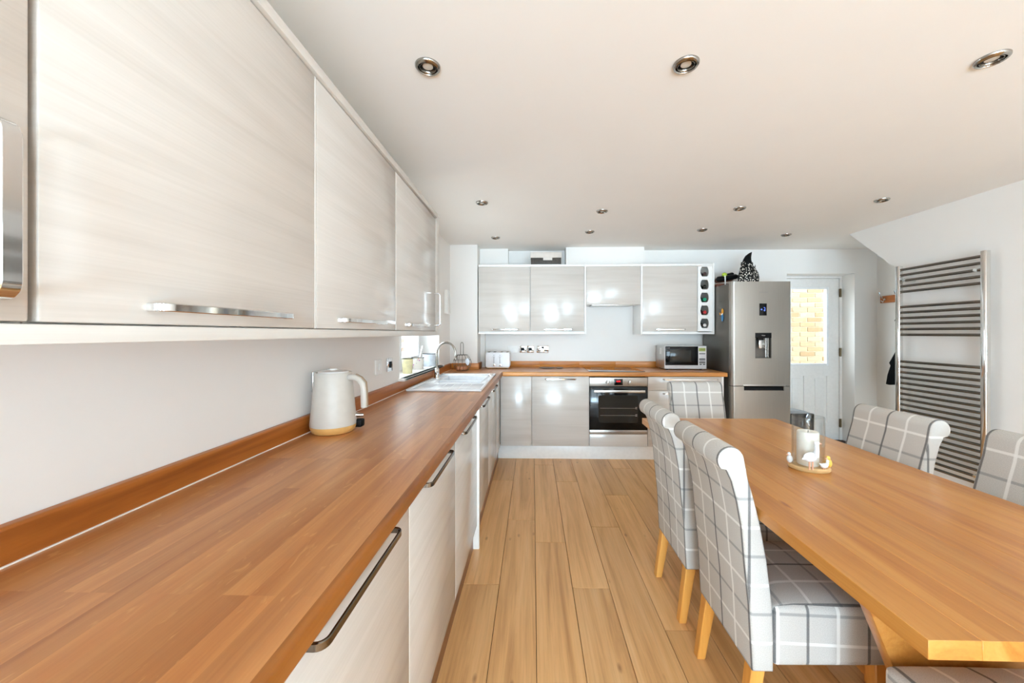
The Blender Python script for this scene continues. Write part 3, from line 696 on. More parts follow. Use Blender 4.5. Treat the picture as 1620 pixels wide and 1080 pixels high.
# ------------------------------------------------------------------ wall cabinets, left
UX = -0.618; UZ0, UZ1 = 1.324, 2.042
lu = [(-0.17, 0.449, 'pale wood-grain wall cabinet cropped by the frame, with the tall chrome bow handle'), (0.451, 1.051, 'widest looking pale wood-grain wall cabinet with a slim bar handle at its foot'),
      (1.053, 1.677, 'middle pale wood-grain wall cabinet over the kettle'), (1.679, 2.372, 'far pale wall cabinet reflecting the room, beside the sink window')]
for i, (y0, y1, lab) in enumerate(lu):
    t = thing('wall_cabinet', lab, 'cabinet', (-0.76, (y0+y1)/2, 1.32), 'wall cabinets over the long worktop')
    bm = NB(); e = 0.018; xb, xf = XL+0.002, UX-0.02
    box(bm, xb, y0, 1.322, xf, y0+e, UZ1); box(bm, xb, y1-e, 1.322, xf, y1, UZ1); box(bm, xb, y0+e, 1.322, xf, y1-e, 1.322+e); box(bm, xb, y0+e, UZ1-e, xf, y1-e, UZ1); box(bm, xb, y0+e, 1.34, xb+0.008, y1-e, UZ1-e)
    obj('body', bm, 'carcass', t, smooth=False)
    bm = NB(); box(bm, UX-0.018, y0+0.0008, UZ0, UX, y1-0.0056, UZ1-0.003, 0.003, 2); d = obj('door', bm, 'front', t)
    if i > 0: bm = NB(); box(bm, UX-0.018, y1-0.0054, UZ0, UX-0.0003, y1-0.001, UZ1-0.003); obj('edging', bm, 'edge', d, smooth=False)
    if i == 0: obj('handle', dhandle_z(0.402, 1.352, 1.548, UX), 'chrome', d)
    else:
        h = {1: (0.585, 0.915), 2: (1.175, 1.505), 3: (1.80, 2.13)}[i]; obj('handle', bar_handle_y(h[0], h[1], 1.352, UX, out=0.028), 'chrome', d)
    if i == 3: obj('bow_handle', dhandle_z(2.345, 1.36, 1.56, UX), 'chrome', d)
bm = NB(); box(bm, UX-0.30, 2.3735, 1.297, UX+0.001, 2.455, 2.073, 0.004); tag(obj('end_panel', bm, 'carcass', None, (-0.77, 2.41, 1.297)), 'pale end panel closing the far end of the wall cabinets by the window', 'panel')
for a, b, nm, lab in ((-0.17, 0.345, 'light_pelmet', 'short pale pelmet strip under the cropped wall cabinet'), (0.347, 2.373, 'light_pelmet', 'long pale pelmet strip under the wall cabinets over the worktop')):
    bm = NB(); box(bm, UX-0.02, a, 1.296, UX+0.002, b, 1.3215, 0.002); tag(obj(nm, bm, 'carcass', None, (UX, (a+b)/2, 1.296)), lab, 'pelmet')
bm = NB(); box(bm, XL+0.002, -0.17, UZ1+0.001, UX+0.010, 2.373, 2.072, 0.002); tag(obj('cornice', bm, 'carcass', None, (-0.75, 1.1, UZ1)), 'pale cornice board along the top of the long wall cabinets', 'cornice')

# ------------------------------------------------------------------ wall cabinets, back
VY = 4.15; VZ0, VZ1 = 1.33, 2.047
def wcab(x0, x1, z0, z1, lab):
    t = thing('wall_cabinet', lab, 'cabinet', ((x0+x1)/2, 4.32, z0), 'wall cabinets on the end wall'); e = 0.018; yb_, yf = YB-0.002, VY+0.020
    bm = NB(); box(bm, x0, yf, z0, x0+e, yb_, z1); box(bm, x1-e, yf, z0, x1, yb_, z1); box(bm, x0+e, yf, z0, x1-e, yb_, z0+e); box(bm, x0+e, yf, z1-e, x1-e, yb_, z1)
    obj('body', bm, 'edge', t, smooth=False); return t
for x0, x1, lab, hx in ((-0.606, -0.029, 'pale gloss wall cabinet above the toaster', (-0.46, -0.16)), (-0.027, 0.568, 'pale gloss wall cabinet under the dark storage box', (0.12, 0.44))):
    t = wcab(x0, x1, 1.322, 2.048, lab)
    bm = NB(); box(bm, x0+0.001, VY, VZ0, x1-0.003, VY+0.018, VZ1, 0.0025); d = obj('door', bm, 'front', t); obj('handle', bar_handle_x(hx[0], hx[1], 1.352, VY, out=0.028), 'chrome', d)
t = wcab(0.589, 1.186, 1.632, 2.048, 'short pale cabinet bridging over the hob, without a handle')
bm = NB(); box(bm, 0.590, VY, 1.626, 1.184, VY+0.018, VZ1, 0.0025); obj('door', bm, 'front', t)
bm = NB(); box(bm, 0.66, 4.19, 1.620, 1.12, 4.45, 1.6315, 0.002); obj('extractor_grille', bm, 'satin', t)
t = wcab(1.207, 1.806, 1.322, 2.048, 'pale gloss wall cabinet beside the wine rack, over the microwave')
bm = NB(); box(bm, 1.208, VY, VZ0, 1.803, VY+0.018, VZ1, 0.0025); d = obj('door', bm, 'front', t)
obj('handle', bar_handle_x(1.345, 1.665, 1.352, VY, out=0.028), 'chrome', d)
for x0, x1, z0, z1, lab in ((0.569, 0.588, 1.300, 2.076, 'slim pale upright panel left of the bridging cabinet'), (1.187, 1.206, 1.300, 2.076, 'slim pale upright panel right of the bridging cabinet'), (1.966, 1.985, 1.300, 2.076, 'pale upright end panel right of the wine rack')):
    bm = NB(); box(bm, x0, VY-0.006, z0, x1, YB-0.001, z1, 0.001); tag(obj('end_panel', bm, 'edge', None, ((x0+x1)/2, 4.3, z0)), lab, 'panel')
for a, b, lab in ((-0.606, 0.5685, 'pale bottom strip under the two left wall cabinets of the end wall'), (1.2065, 1.9655, 'pale bottom strip under the wine rack and its cabinet')):
    bm = NB(); box(bm, a, VY-0.004, 1.302, b, YB-0.003, 1.3215, 0.001); tag(obj('bottom_strip', bm, 'edge', None, ((a+b)/2, 4.3, 1.302)), lab, 'pelmet')
bm = NB(); 
for a, b in ((-0.606, 0.5685), (0.5885, 1.1865), (1.2065, 1.9655)): box(bm, a, VY-0.006, 2.0485, b, YB-0.19, 2.0725, 0.001)
tag(obj('cornice', bm, 'edge', None, (0.7, 4.3, 2.0485)), 'pale cornice along the top of the end wall cabinets', 'cornice')
# ---- wine rack: five barrel shaped openings
t = thing('wine_rack', 'narrow pale wine rack with five openings at the end of the wall cabinets', 'wine rack', (1.886, 4.3, 1.322))
wx0, wx1 = 1.808, 1.9645; zc = [1.985-0.1415*i for i in range(5)]; pitch = 0.1415
bm = NB(); hw, hh = 0.046, 0.053; xcn = 1.881
def hole_outline(zc_):
    pts = []
    n = 8
    for i in range(n+1): s = -1+2*i/n; pts.append((xcn+hw-0.008*s*s*s*s*1.0-0.010*s*s, zc_+hh*s))
    for i in range(1, n): s = -1+2*i/n; pts.append((xcn+hw-0.018-(2*hw-0.036)*i/n, zc_+hh))
    for i in range(n+1): s = 1-2*i/n; pts.append((xcn-hw+0.018*s*s, zc_+hh*s))
    for i in range(1, n): pts.append((xcn-hw+0.018+(2*hw-0.036)*i/n, zc_-hh))
    return pts
ztop, zbot = VZ1, VZ0
zb = [ztop]+[(zc[i]+zc[i+1])/2 for i in range(4)]+[zbot]
for i in range(5):
    zt, zl = zb[i], zb[i+1]; inner = hole_outline(zc[i]); n = 8; outer = []
    for j in range(n+1): outer.append((wx1, zl+(zt-zl)*j/n))
    for j in range(1, n): outer.append((wx1-(wx1-wx0)*j/n, zt))
    for j in range(n+1): outer.append((wx0, zt-(zt-zl)*j/n))
    for j in range(1, n): outer.append((wx0+(wx1-wx0)*j/n, zl))
    N = len(inner)
    vin = [[bm.verts.new((x, y, z)) for x, z in inner] for y in (VY, VY+0.018)]; vout = [[bm.verts.new((x, y, z)) for x, z in outer] for y in (VY, VY+0.018)]
    for j in range(N):
        k2 = (j+1) % N
        bm.faces.new((vin[0][j], vin[0][k2], vout[0][k2], vout[0][j])); bm.faces.new((vin[1][k2], vin[1][j], vout[1][j], vout[1][k2])); bm.faces.new((vin[0][k2], vin[0][j], vin[1][j], vin[1][k2]))
bmesh.ops.recalc_face_normals(bm, faces=bm.faces[:]); obj('rack_front', bm, 'edge', t, smooth=False)
bm = NB(); box(bm, wx0, VY+0.019, 1.3225, wx0+0.012, YB-0.003, 2.047); box(bm, wx1-0.012, VY+0.019, 1.3225, wx1, YB-0.003, 2.047); box(bm, wx0+0.012, YB-0.012, 1.3225, wx1-0.012, YB-0.003, 2.047)
obj('rack_side', bm, 'rack_inside', t, smooth=False)
for z in zc:
    bm = NB(); box(bm, wx0+0.012, VY+0.02, z-hh-0.012, wx1-0.012, YB-0.013, z-hh-0.003); obj('rack_shelf', bm, 'rack_inside', t, smooth=False)
caps = ['bottle_brown', 'bottle', 'bottle_green', 'bottle_red', 'bottle_silver']
words = ['dark brown capped wine bottle in the top opening of the rack', 'plain dark wine bottle in the second opening of the rack', 'green capped wine bottle in the middle opening of the rack', 'red capped wine bottle in the fourth opening of the rack', 'silver capped wine bottle in the lowest opening of the rack']
for i, z in enumerate(zc):
    zz = z-hh-0.003+0.036; xk = xcn+0.006
    t = thing('wine_bottle', words[i], 'bottle', (xk, 4.3, zz-0.036), 'wine bottles in the rack')
    bm = NB(); lathe(bm, [(0, 4.465), (0.034, 4.463), (0.0355, 4.44), (0.0355, 4.285), (0.030, 4.262), (0.016, 4.235), (0.0155, 4.19), (0, 4.19)], (xk, 0, zz), 18, 'y'); obj('glass', bm, 'bottle', t)
    bm = NB(); lathe(bm, [(0.016, 4.235), (0.0172, 4.232), (0.0165, 4.172), (0.0185, 4.168), (0.0185, 4.158), (0, 4.157)], (xk, 0, zz), 16, 'y'); obj('cap', bm, caps[i], t)

# ---- things on top of the wall cabinets
t = thing('storage_box', 'dark patterned storage box with cream lid on top of the wall cabinets', 'box', (0.145, 4.25, 2.0727))
bm = NB(); box(bm, -0.022, 4.165, 2.0735, 0.315, 4.285, 2.150, 0.003); obj('box_base', bm, 'box_dark', t)
bm = NB(); box(bm, -0.026, 4.160, 2.1502, 0.319, 4.289, 2.212, 0.003); obj('lid', bm, 'box_lid', t)
bm = NB(); box(bm, 0.115, 4.162, 2.122, 0.215, 4.1645, 2.152); obj('label_plate', bm, 'label', t)

# ------------------------------------------------------------------ fridge freezer
fx0, fx1, fyd, fyb, fz = 1.993, 2.580, 3.80, 4.44, 1.828
t = thing('fridge_freezer', 'tall brushed steel fridge freezer with water dispenser', 'fridge', (2.287, 4.1, 0))
bm = NB(); box(bm, fx0, fyd+0.062, 0.03, fx1, fyb, fz-0.012, 0.006); obj('body', bm, 'steel_dark', t)
bm = NB()
for xx in (fx0+0.05, fx1-0.05):
    for yy in (3.95, 4.38): lathe(bm, [(0.02, 0), (0.02, 0.03)], (xx, yy, 0), 10)
obj('foot', bm, 'black', t)
split = 0.778
# upper door built as a slab with a dispenser opening
dx_0, dx_1, dz_0, dz_1 = 2.222, 2.382, 1.060, 1.315
bm = NB(); ya, yb_ = fyd, fyd+0.058; x0, x1 = fx0+0.001, fx1
zt = fz; zl = split+0.006
def door_slab(bm, x0, x1, z0, z1):
    r = 0.028
    poly = [(x0, yb_)]+arc(x0+r, ya+r, r, 180, 270, 6)+arc(x1-r, ya+r, r, 270, 360, 6)+[(x1, yb_)]
    prism(bm, poly, 'z', z0, z1)
door_slab(bm, x0, x1, dz_1, zt); door_slab(bm, x0, x1, zl+0.03, dz_0)
r = 0.028
prism(bm, [(x0, yb_)]+arc(x0+r, ya+r, r, 180, 270, 6)+[(dx_0, ya), (dx_0, yb_)], 'z', dz_0, dz_1); prism(bm, [(dx_1, yb_), (dx_1, ya)]+arc(x1-r, ya+r, r, 270, 360, 6)+[(x1, yb_)], 'z', dz_0, dz_1)
door_slab(bm, x0, x1, zl, zl+0.03)
ud = obj('upper_door', bm, 'steel', t)
bm = NB(); box(bm, dx_0, yb_-0.006, dz_0, dx_1, yb_-0.002, dz_1); box(bm, dx_0, ya+0.002, dz_0, dx_0+0.003, yb_-0.006, dz_1); box(bm, dx_1-0.003, ya+0.002, dz_0, dx_1, yb_-0.006, dz_1); box(bm, dx_0, ya+0.002, dz_0, dx_1, yb_-0.006, dz_0+0.004)
wd = obj('dispenser_recess', bm, 'steel_dark', ud, smooth=False)
bm = NB(); box(bm, dx_0, ya-0.002, dz_1-0.052, dx_1, yb_-0.006, dz_1, 0.002); box(bm, dx_0+0.035, ya+0.01, dz_1-0.075, dx_0+0.09, ya+0.04, dz_1-0.05); obj('dispenser_hood', bm, 'black', ud)
bm = NB(); box(bm, dx_0+0.045, ya+0.012, dz_1-0.155, dx_0+0.10, ya+0.018, dz_1-0.07, 0.002); box(bm, dx_0+0.112, ya+0.02, dz_0+0.01, dx_0+0.122, ya+0.026, dz_1-0.055); box(bm, dx_0+0.134, ya+0.02, dz_0+0.01, dx_0+0.143, ya+0.026, dz_1-0.055); obj('dispenser_lever', bm, 'chrome', ud)
bm = NB(); box(bm, 2.262, ya-0.0025, 1.487, 2.334, ya-0.0005, 1.608, 0.0005); obj('display', bm, 'black_glass', ud)
bm = NB()
for (cx_, cz_) in ((2.283, 1.548), (2.312, 1.538)):
    box(bm, cx_-0.009, ya-0.0032, cz_-0.002, cx_+0.009, ya-0.0026, cz_+0.002); box(bm, cx_-0.002, ya-0.0032, cz_-0.009, cx_+0.002, ya-0.0026, cz_+0.009)
box(bm, 2.303, ya-0.0032, 1.565, 2.318, ya-0.0026, 1.569); box(bm, 2.314, ya-0.0032, 1.545, 2.318, ya-0.0026, 1.565)
obj('display_icon', bm, 'led_blue', ud, smooth=False)
text('lettering', 'SAMSUNG', 0.019, (2.302, ya-0.0008, 1.718), (PI/2, 0, 0), 'grey_plastic', ud)
text('lettering', 'Water', 0.014, (2.302, ya-0.0028, 1.288), (PI/2, 0, 0), 'label', ud)
bm = NB(); door_slab(bm, x0, x1, 0.04, split-0.040)
poly = [(x0, yb_)]+arc(x0+r, ya+r, r, 180, 270, 6)+[(2.112, ya), (2.112, yb_)]; prism(bm, poly, 'z', split-0.040, split)
prism(bm, [(2.505, yb_), (2.505, ya)]+arc(x1-r, ya+r, r, 270, 360, 6)+[(x1, yb_)], 'z', split-0.040, split)
ld = obj('lower_door', bm, 'steel', t)
bm = NB(); box(bm, 2.112, ya+0.012, split-0.040, 2.505, yb_, split-0.002); box(bm, 2.112, ya+0.001, split-0.040, 2.505, ya+0.012, split-0.036); obj('handle_recess', bm, 'black', ld, smooth=False)
bm = NB(); box(bm, 2.10, ya-0.010, split+0.006, 2.515, ya+0.002, split+0.018, 0.002); obj('handle_lip', bm, 'satin', ud)
bm = NB(); box(bm, fx0+0.004, fyd+0.02, split-0.001, fx1-0.004, fyd+0.06, split+0.0055); obj('door_seal', bm, 'black', t, smooth=False)
# magnet on the fridge side
t = thing('fridge_magnet', 'small orange and blue figure magnet stuck to the side of the fridge', 'magnet', (fx0-0.012, 4.02, 1.50))
my = 3.975; mx = fx0-0.009
bm = NB(); ball(bm, (mx, my, 1.475), 0.022, 0.35, 0.9, 1.9); obj('blue_body', bm, 'blue', t)
bm = NB(); ball(bm, (mx, my-0.002, 1.540), 0.02, 0.40, 1.0, 1.5); tube(bm, [(mx, my+0.005, 1.520), (mx-0.002, my+0.035, 1.505), (mx-0.002, my+0.042, 1.525)], 0.007, 8); obj('orange_head', bm, 'orange', t)
bm = NB(); tube(bm, [(mx-0.003, my+0.015, 1.515), (mx-0.006, my, 1.505), (mx-0.003, my-0.015, 1.515)], 0.006, 8); obj('white_collar', bm, 'white', t)

# ---- on the fridge: speckled bird and a tray of dark bits
bx, by, bz = 2.265, 4.02, fz-0.0115
t = thing('bird_figure', 'black and white speckled guinea fowl figure with a dark horned crest on the fridge', 'figurine', (bx, by, bz))
bm = NB(); lathe(bm, [(0.070, bz), (0.100, bz+0.03), (0.106, bz+0.08), (0.095, bz+0.13), (0.07, bz+0.175), (0.045, bz+0.21), (0, bz+0.215)], (bx+0.015, by, 0), 24, 'z', 1.0, 0.75); obj('body', bm, 'speckle', t)
bm = NB(); tube(bm, [(bx-0.075, by-0.01, bz+0.015), (bx-0.06, by-0.01, bz+0.10), (bx-0.035, by, bz+0.18), (bx-0.01, by, bz+0.215)], [0.026, 0.033, 0.036, 0.03], 12); obj('wing', bm, 'speckle', t)
bm = NB(); ball(bm, (bx-0.045, by-0.01, bz+0.225), 0.026); ball(bm, (bx+0.015, by, bz+0.225), 0.046, 1.0, 0.8, 0.75); obj('head', bm, 'speckle', t)
bm = NB(); tube(bm, [(bx+0.005, by, bz+0.225), (bx+0.0, by, bz+0.265), (bx+0.012, by, bz+0.30), (bx+0.032, by, bz+0.33), (bx+0.05, by, bz+0.352)], [0.044, 0.040, 0.030, 0.016, 0.002], 14); obj('crest', bm, 'black', t)
bm = NB(); tube(bm, [(bx+0.08, by, bz+0.165), (bx+0.085, by, bz+0.205), (bx+0.088, by, bz+0.22)], [0.006, 0.004, 0.001], 8); obj('tail_feather', bm, 'dark_chrome', t)
ty, tz = 4.20, fz-0.0115
t = thing('serving_tray', 'red brown wooden tray at the left edge of the fridge top', 'tray', (2.11, ty, tz))
bm = NB(); prism(bm, [(2.0, tz), (2.12, tz), (2.20, tz+0.025), (2.30, tz+0.065), (2.30, tz+0.075), (2.18, tz+0.048), (2.11, tz+0.030), (2.0, tz+0.030)], 'y', 4.09, 4.33, 0.003); obj('tray_board', bm, 'tray', t)
for i, (xa, za, xb, zb2, rr, y, m, lab) in enumerate((
        (2.005, 0.075, 2.24, 0.105, 0.030, 4.13, 'black', 'fat black rolled pouch lying on the tray on the fridge'),
        (2.02, 0.070, 2.215, 0.085, 0.026, 4.20, 'tray', 'red brown rolled mat lying behind the pouch on the fridge tray'),
        (2.10, 0.118, 2.20, 0.140, 0.018, 4.16, 'black', 'slim black tube lying highest on the fridge tray'),
        (2.21, 0.085, 2.285, 0.125, 0.014, 4.27, 'tray', 'red brown wooden spoon poking right from the fridge tray'))):
    zz = tz+0.005; bm = NB(); d = 0.15*(xb-xa)
    tube(bm, [(xa, y, zz+za), (xa+d*0.3, y, zz+za), (xb-d, y, zz+zb2), (xb, y, zz+zb2)], [rr*0.6, rr, rr*0.9, rr*0.4], 12); tag(obj('tray_item', bm, m, None, ((xa+xb)/2, y, zz+0.04)), lab, 'kitchenware')
t = thing('green_ladle', 'white ladle handle with a lime green ball hanging at the fridge edge', 'utensil', (2.065, 4.085, tz+0.02))
bm = NB(); ball(bm, (2.062, 4.085, tz+0.125), 0.022, 1.2, 1, 1.0); obj('green_ball', bm, 'leaf_green', t)
bm = NB(); tube(bm, [(2.062, 4.072, tz+0.125), (2.064, 4.068, tz+0.003)], 0.006, 8); obj('stem', bm, 'white', t)

# ---- bin beside the fridge, by the back door
t = thing('pedal_bin', 'black bin with grey domed lid in front of the back door', 'bin', (2.83, 4.22, 0))
bm = NB(); prism(bm, rrect(2.66, 4.12, 3.06, 4.40, 0.05), 'z', 0.0, 0.435, 0.008); obj('bin_body', bm, 'black', t)
bm = NB(); prism(bm, [(2.665, 0.436), (3.04, 0.436), (2.98, 0.452), (2.88, 0.466), (2.76, 0.474), (2.665, 0.476)], 'y', 4.14, 4.38, 0.006); obj('lid', bm, 'grey_plastic', t)

# ------------------------------------------------------------------ coat rail and coat in the recess
t = thing('coat_rail', 'brown wooden coat rail with metal hooks on the recess wall', 'coat rail', (XC-0.01, 3.9, 1.70))
bm = NB(); box(bm, XC-0.02, 3.45, 1.655, XC, 4.42, 1.735, 0.004); obj('rail', bm, 'rail_wood', t)
for y in (4.36, 4.18, 3.98, 3.76, 3.56):
    bm = NB(); tube(bm, [(XC-0.02, y, 1.70), (XC-0.05, y, 1.71), (XC-0.075, y, 1.745), (XC-0.085, y, 1.775)], 0.006, 8); tube(bm, [(XC-0.02, y, 1.69), (XC-0.045, y, 1.665), (XC-0.06, y, 1.68)], 0.006, 8); lathe(bm, [(0.014, XC-0.025), (0.014, XC-0.02)], (0, y, 1.695), 12, 'x'); obj('hook', bm, 'chrome', t)
t = thing('black_coat', 'black coat hanging from the rail behind the radiator wall', 'coat', (XC-0.09, 3.95, 0.76))
bm = NB(); fr_ = []
levels = [(1.66, 0.03, 0.03), (1.56, 0.07, 0.05), (1.455, 0.15, 0.06), (1.42, 0.10, 0.06), (1.27, 0.105, 0.065), (1.13, 0.12, 0.07), (0.99, 0.19, 0.075), (0.96, 0.175, 0.075), (0.86, 0.205, 0.08), (0.755, 0.225, 0.085)]
rings = []
for z, hy, hx in levels:
    ring = []
    for k in range(28):
        a = 2*PI*k/28; wv = 1+0.10*math.sin(5*a+z*4)*(1.7-z)
        ring.append(bm.verts.new((XC-0.095+hx*math.cos(a)*wv, 3.99+hy*math.sin(a)*wv*1.10, z+0.012*math.sin(3*a))))
    rings.append(ring)
for A, B in zip(rings, rings[1:]):
    for k in range(28): bm.faces.new((A[k], A[(k+1) % 28], B[(k+1) % 28], B[k]))
bm.faces.new(rings[0]); bm.faces.new(rings[-1][::-1]); bmesh.ops.recalc_face_normals(bm, faces=bm.faces[:]); obj('coat_body', bm, 'coat', t)
bm = NB(); tube(bm, [(XC-0.12, 3.95, 1.50), (XC-0.13, 3.92, 1.36), (XC-0.13, 3.90, 1.15), (XC-0.13, 3.90, 0.98)], [0.04, 0.05, 0.05, 0.042], 12); obj('sleeve', bm, 'coat', t)

# ------------------------------------------------------------------ towel radiator
rx = XR-0.075
t = thing('towel_radiator', 'tall chrome ladder towel radiator on the wall beside the table', 'radiator', (rx, 2.93, 0.2))
y0, y1 = 2.625, 3.225
for i, y in enumerate((y0, y1)):
    bm = NB(); prism(bm, rrect(rx-0.020, y-0.019, rx+0.020, y+0.019, 0.012, 4), 'z', 0.20, 1.872, 0.004); obj('post', bm, 'chrome', t)
zs = [1.838-0.046*i for i in range(5)]+[1.528-0.046*i for i in range(6)]+[1.075-0.0446*i for i in range(19)]
bar = None
for z in zs:
    if bar is None:
        bm = NB(); tube(bm, [(rx, y0, z), (rx, (y0+y1)/2, z), (rx, y1, z)], 0.0105, 12); bar = obj('bar', bm, 'bar_chrome', t); z_first = z
    else:
        o = bar.copy(); COL.objects.link(o); o.location = (0, 0, z-z_first)
for y in (y0+0.05, y1-0.05):
    for z in (1.75, 0.32):
        bm = NB(); lathe(bm, [(0.017, XR), (0.017, rx+0.012), (0.013, rx-0.014), (0, rx-0.016)], (0, y, z), 14, 'x'); obj('bracket', bm, 'chrome', t)
bm = NB(); lathe(bm, [(0.009, y1+0.018), (0.009, y1+0.03), (0, y1+0.03)], (rx, 0, 0.98), 10, 'y'); obj('bleed_valve', bm, 'black', t)

# ------------------------------------------------------------------ ceiling spotlights
spots = [(-0.387, 1.37, 'ceiling spotlight nearest the long wall cabinets'), (0.56, 1.384, 'chrome ceiling spotlight over the aisle at the near end'), (1.645, 1.385, 'chrome ceiling spotlight over the table, nearest the photographer'),
         (-0.383, 2.81, 'small ceiling spotlight in front of the sink wall'), (0.557, 3.03, 'ceiling spotlight over the middle of the aisle'), (1.628, 2.99, 'ceiling spotlight above the far end of the table'), (2.575, 2.83, 'ceiling spotlight closest to the radiator wall'),
         (-0.384, 3.84, 'ceiling spotlight in the corner before the toaster cabinet'), (0.55, 3.64, 'ceiling spotlight in front of the bridging cabinet'), (1.609, 3.60, 'ceiling spotlight in front of the wine rack'), (2.526, 3.80, 'ceiling spotlight in front of the fridge')]
proto = None
for x, y, lab in spots:
    if proto is None:
        t = thing('ceiling_spotlight', lab, 'spotlight', (x, y, CEIL), 'recessed ceiling spotlights')
        bm = NB(); z = CEIL
        swept_ring(bm, [(0.046, z-0.0005), (0.0455, z-0.006), (0.042, z-0.010), (0.036, z-0.012), (0.0335, z-0.009), (0.0325, z-0.0005)], (x, y, 0), 36); obj('rim', bm, 'tap_chrome', t)
        bm = NB(); swept_ring(bm, [(0.0305, z-0.009), (0.0285, z-0.0105), (0.0265, z-0.0085), (0.0245, z-0.002), (0.0305, z-0.002)], (x, y, 0), 32); obj('inner_ring', bm, 'bar_chrome', t)
        bm = NB(); lathe(bm, [(0.0322, z-0.0006), (0.0322, z-0.0016), (0, z-0.0016)], (x, y, 0), 28); obj('dark_gap', bm, 'black', t)  # flat black disc painting the shade of a recess that isn't cut
        bm = NB(); lathe(bm, [(0.0185, z-0.0016), (0.0185, z-0.003), (0.010, z-0.0042), (0, z-0.0046)], (x, y, 0), 24); obj('lamp_lens', bm, 'bulb', t); proto = t
    else:
        c = copy_tree(proto); c.location = (x, y, CEIL); c['label'] = lab

# ------------------------------------------------------------------ dining table
TX0, TX1, TY0, TY1, TT, TB = 0.709, 1.560, 0.690, 2.450, 0.760, 0.724
t = thing('dining_table', 'long waxed oak dining table with plank top and trestle legs', 'table', (1.135, 1.57, 0))
nb = 9; bwid = (TX1-TX0)/nb
for i in range(nb):
    xa = TX0+i*bwid; bm = NB(); box(bm, xa+0.0001, TY0, TB, xa+bwid-0.0001, TY1, TT, 0.0007, 1)
    obj('top_board', bm, 'table', t)
for ya, yb_ in ((1.018, 1.055), (2.10, 2.137)):
    xm = 1.1345
    bm = NB(); prism(bm, [(xm-0.30, TB-0.001), (xm+0.30, TB-0.001), (xm+0.185, 0.44), (xm+0.13, 0.30), (xm+0.15, 0.10), (xm+0.30, 0.07), (xm+0.30, 0.0), (xm-0.30, 0.0), (xm-0.30, 0.07), (xm-0.15, 0.10), (xm-0.13, 0.30), (xm-0.185, 0.44)], 'y', ya, yb_, 0.003); obj('trestle', bm, 'table', t)
bm = NB(); box(bm, 1.115, 1.056, 0.16, 1.155, 2.099, 0.25, 0.003); obj('stretcher', bm, 'table', t)

# ------------------------------------------------------------------ chairs
def boxuv(bm, ox=0.0):
    uv = bm.loops.layers.uv.verify()
    for f_ in bm.faces:
        n = f_.normal; a = (abs(n.x), abs(n.y), abs(n.z))
        for lp in f_.loops:
            p = lp.vert.co
            if a[1] >= max(a[0], a[2]): lp[uv].uv = (p.x+0.245, p.z)
            elif a[0] > 0.35 or f_.calc_center_median().x < -0.18: lp[uv].uv = (p.y, p.z)
            else: lp[uv].uv = (p.y, p.x+0.03)
def make_chair(label):
    t = thing('dining_chair', label, 'chair', (0, 0, 0), 'grey check dining chairs round the table')
    prof = [(-0.232, 0.25), (-0.238, 0.36), (-0.243, 0.46), (-0.256, 0.58), (-0.266, 0.70), (-0.280, 0.78), (-0.297, 0.845), (-0.313, 0.88)] + arc(-0.299, 0.911, 0.0415, 222, 10, 14) + [(-0.248, 0.86), (-0.231, 0.80), (-0.211, 0.72), (-0.189, 0.60), (-0.172, 0.46), (-0.168, 0.36), (-0.168, 0.25)]
    bm = NB(); prism(bm, prof, 'y', -0.19, 0.19, 0.010, 3); bm.normal_update(); boxuv(bm); obj('backrest', bm, 'plaid', t, local=True)
    # seat
    bm = NB(); box(bm, -0.1675, -0.188, 0.262, 0.215, 0.188, 0.452)
    bmesh.ops.subdivide_edges(bm, edges=bm.edges[:], cuts=5, use_grid_fill=True)
    for v in bm.verts:
        fx_ = (v.co.x+0.1675)/0.3825; v.co.y *= 0.985+0.085*fx_
        if v.co.z > 0.45: v.co.z += 0.024*(1-(2*fx_-1)**4)*(1-(v.co.y/0.205)**4)
        if v.co.z < 0.265: v.co.z += 0.022*fx_
    bm.normal_update(); es = [e for e in bm.edges if len(e.link_faces) == 2 and e.calc_face_angle(0) > 1.0]
    bmesh.ops.bevel(bm, geom=es, offset=0.018, segments=3, affect='EDGES', profile=0.5); bm.normal_update(); boxuv(bm); obj('seat', bm, 'plaid', t, local=True)
    for sy in (-1, 1):
        bm = NB(); vt = [(-0.218, 0.155*sy), (-0.252, 0.158*sy)]
        for (top, bot, z0) in (((-0.205, 0.155*sy), (-0.245, 0.160*sy), 0.27), ((0.165, 0.165*sy), (0.172, 0.165*sy), 0.29)):
            b = NB(); ht, hb = 0.022, 0.017
            A = [b.verts.new((top[0]+i*ht, top[1]+j*ht, z0)) for i, j in ((-1, -1), (1, -1), (1, 1), (-1, 1))]; B = [b.verts.new((bot[0]+i*hb, bot[1]+j*hb, 0)) for i, j in ((-1, -1), (1, -1), (1, 1), (-1, 1))]
            b.faces.new(A); b.faces.new(B[::-1])
            for k in range(4): b.faces.new((A[k], B[k], B[(k+1) % 4], A[(k+1) % 4]))
            bmesh.ops.recalc_face_normals(b, faces=b.faces[:]); bmesh.ops.bevel(b, geom=b.edges[:], offset=0.003, segments=1, affect='EDGES')
            obj('leg', b, 'leg', t, local=True)
        bm.free()
    return t
ch = make_chair('grey check chair nearest on the aisle side, its side and seat fully in view'); ch.location = (0.921, 1.377, 0)
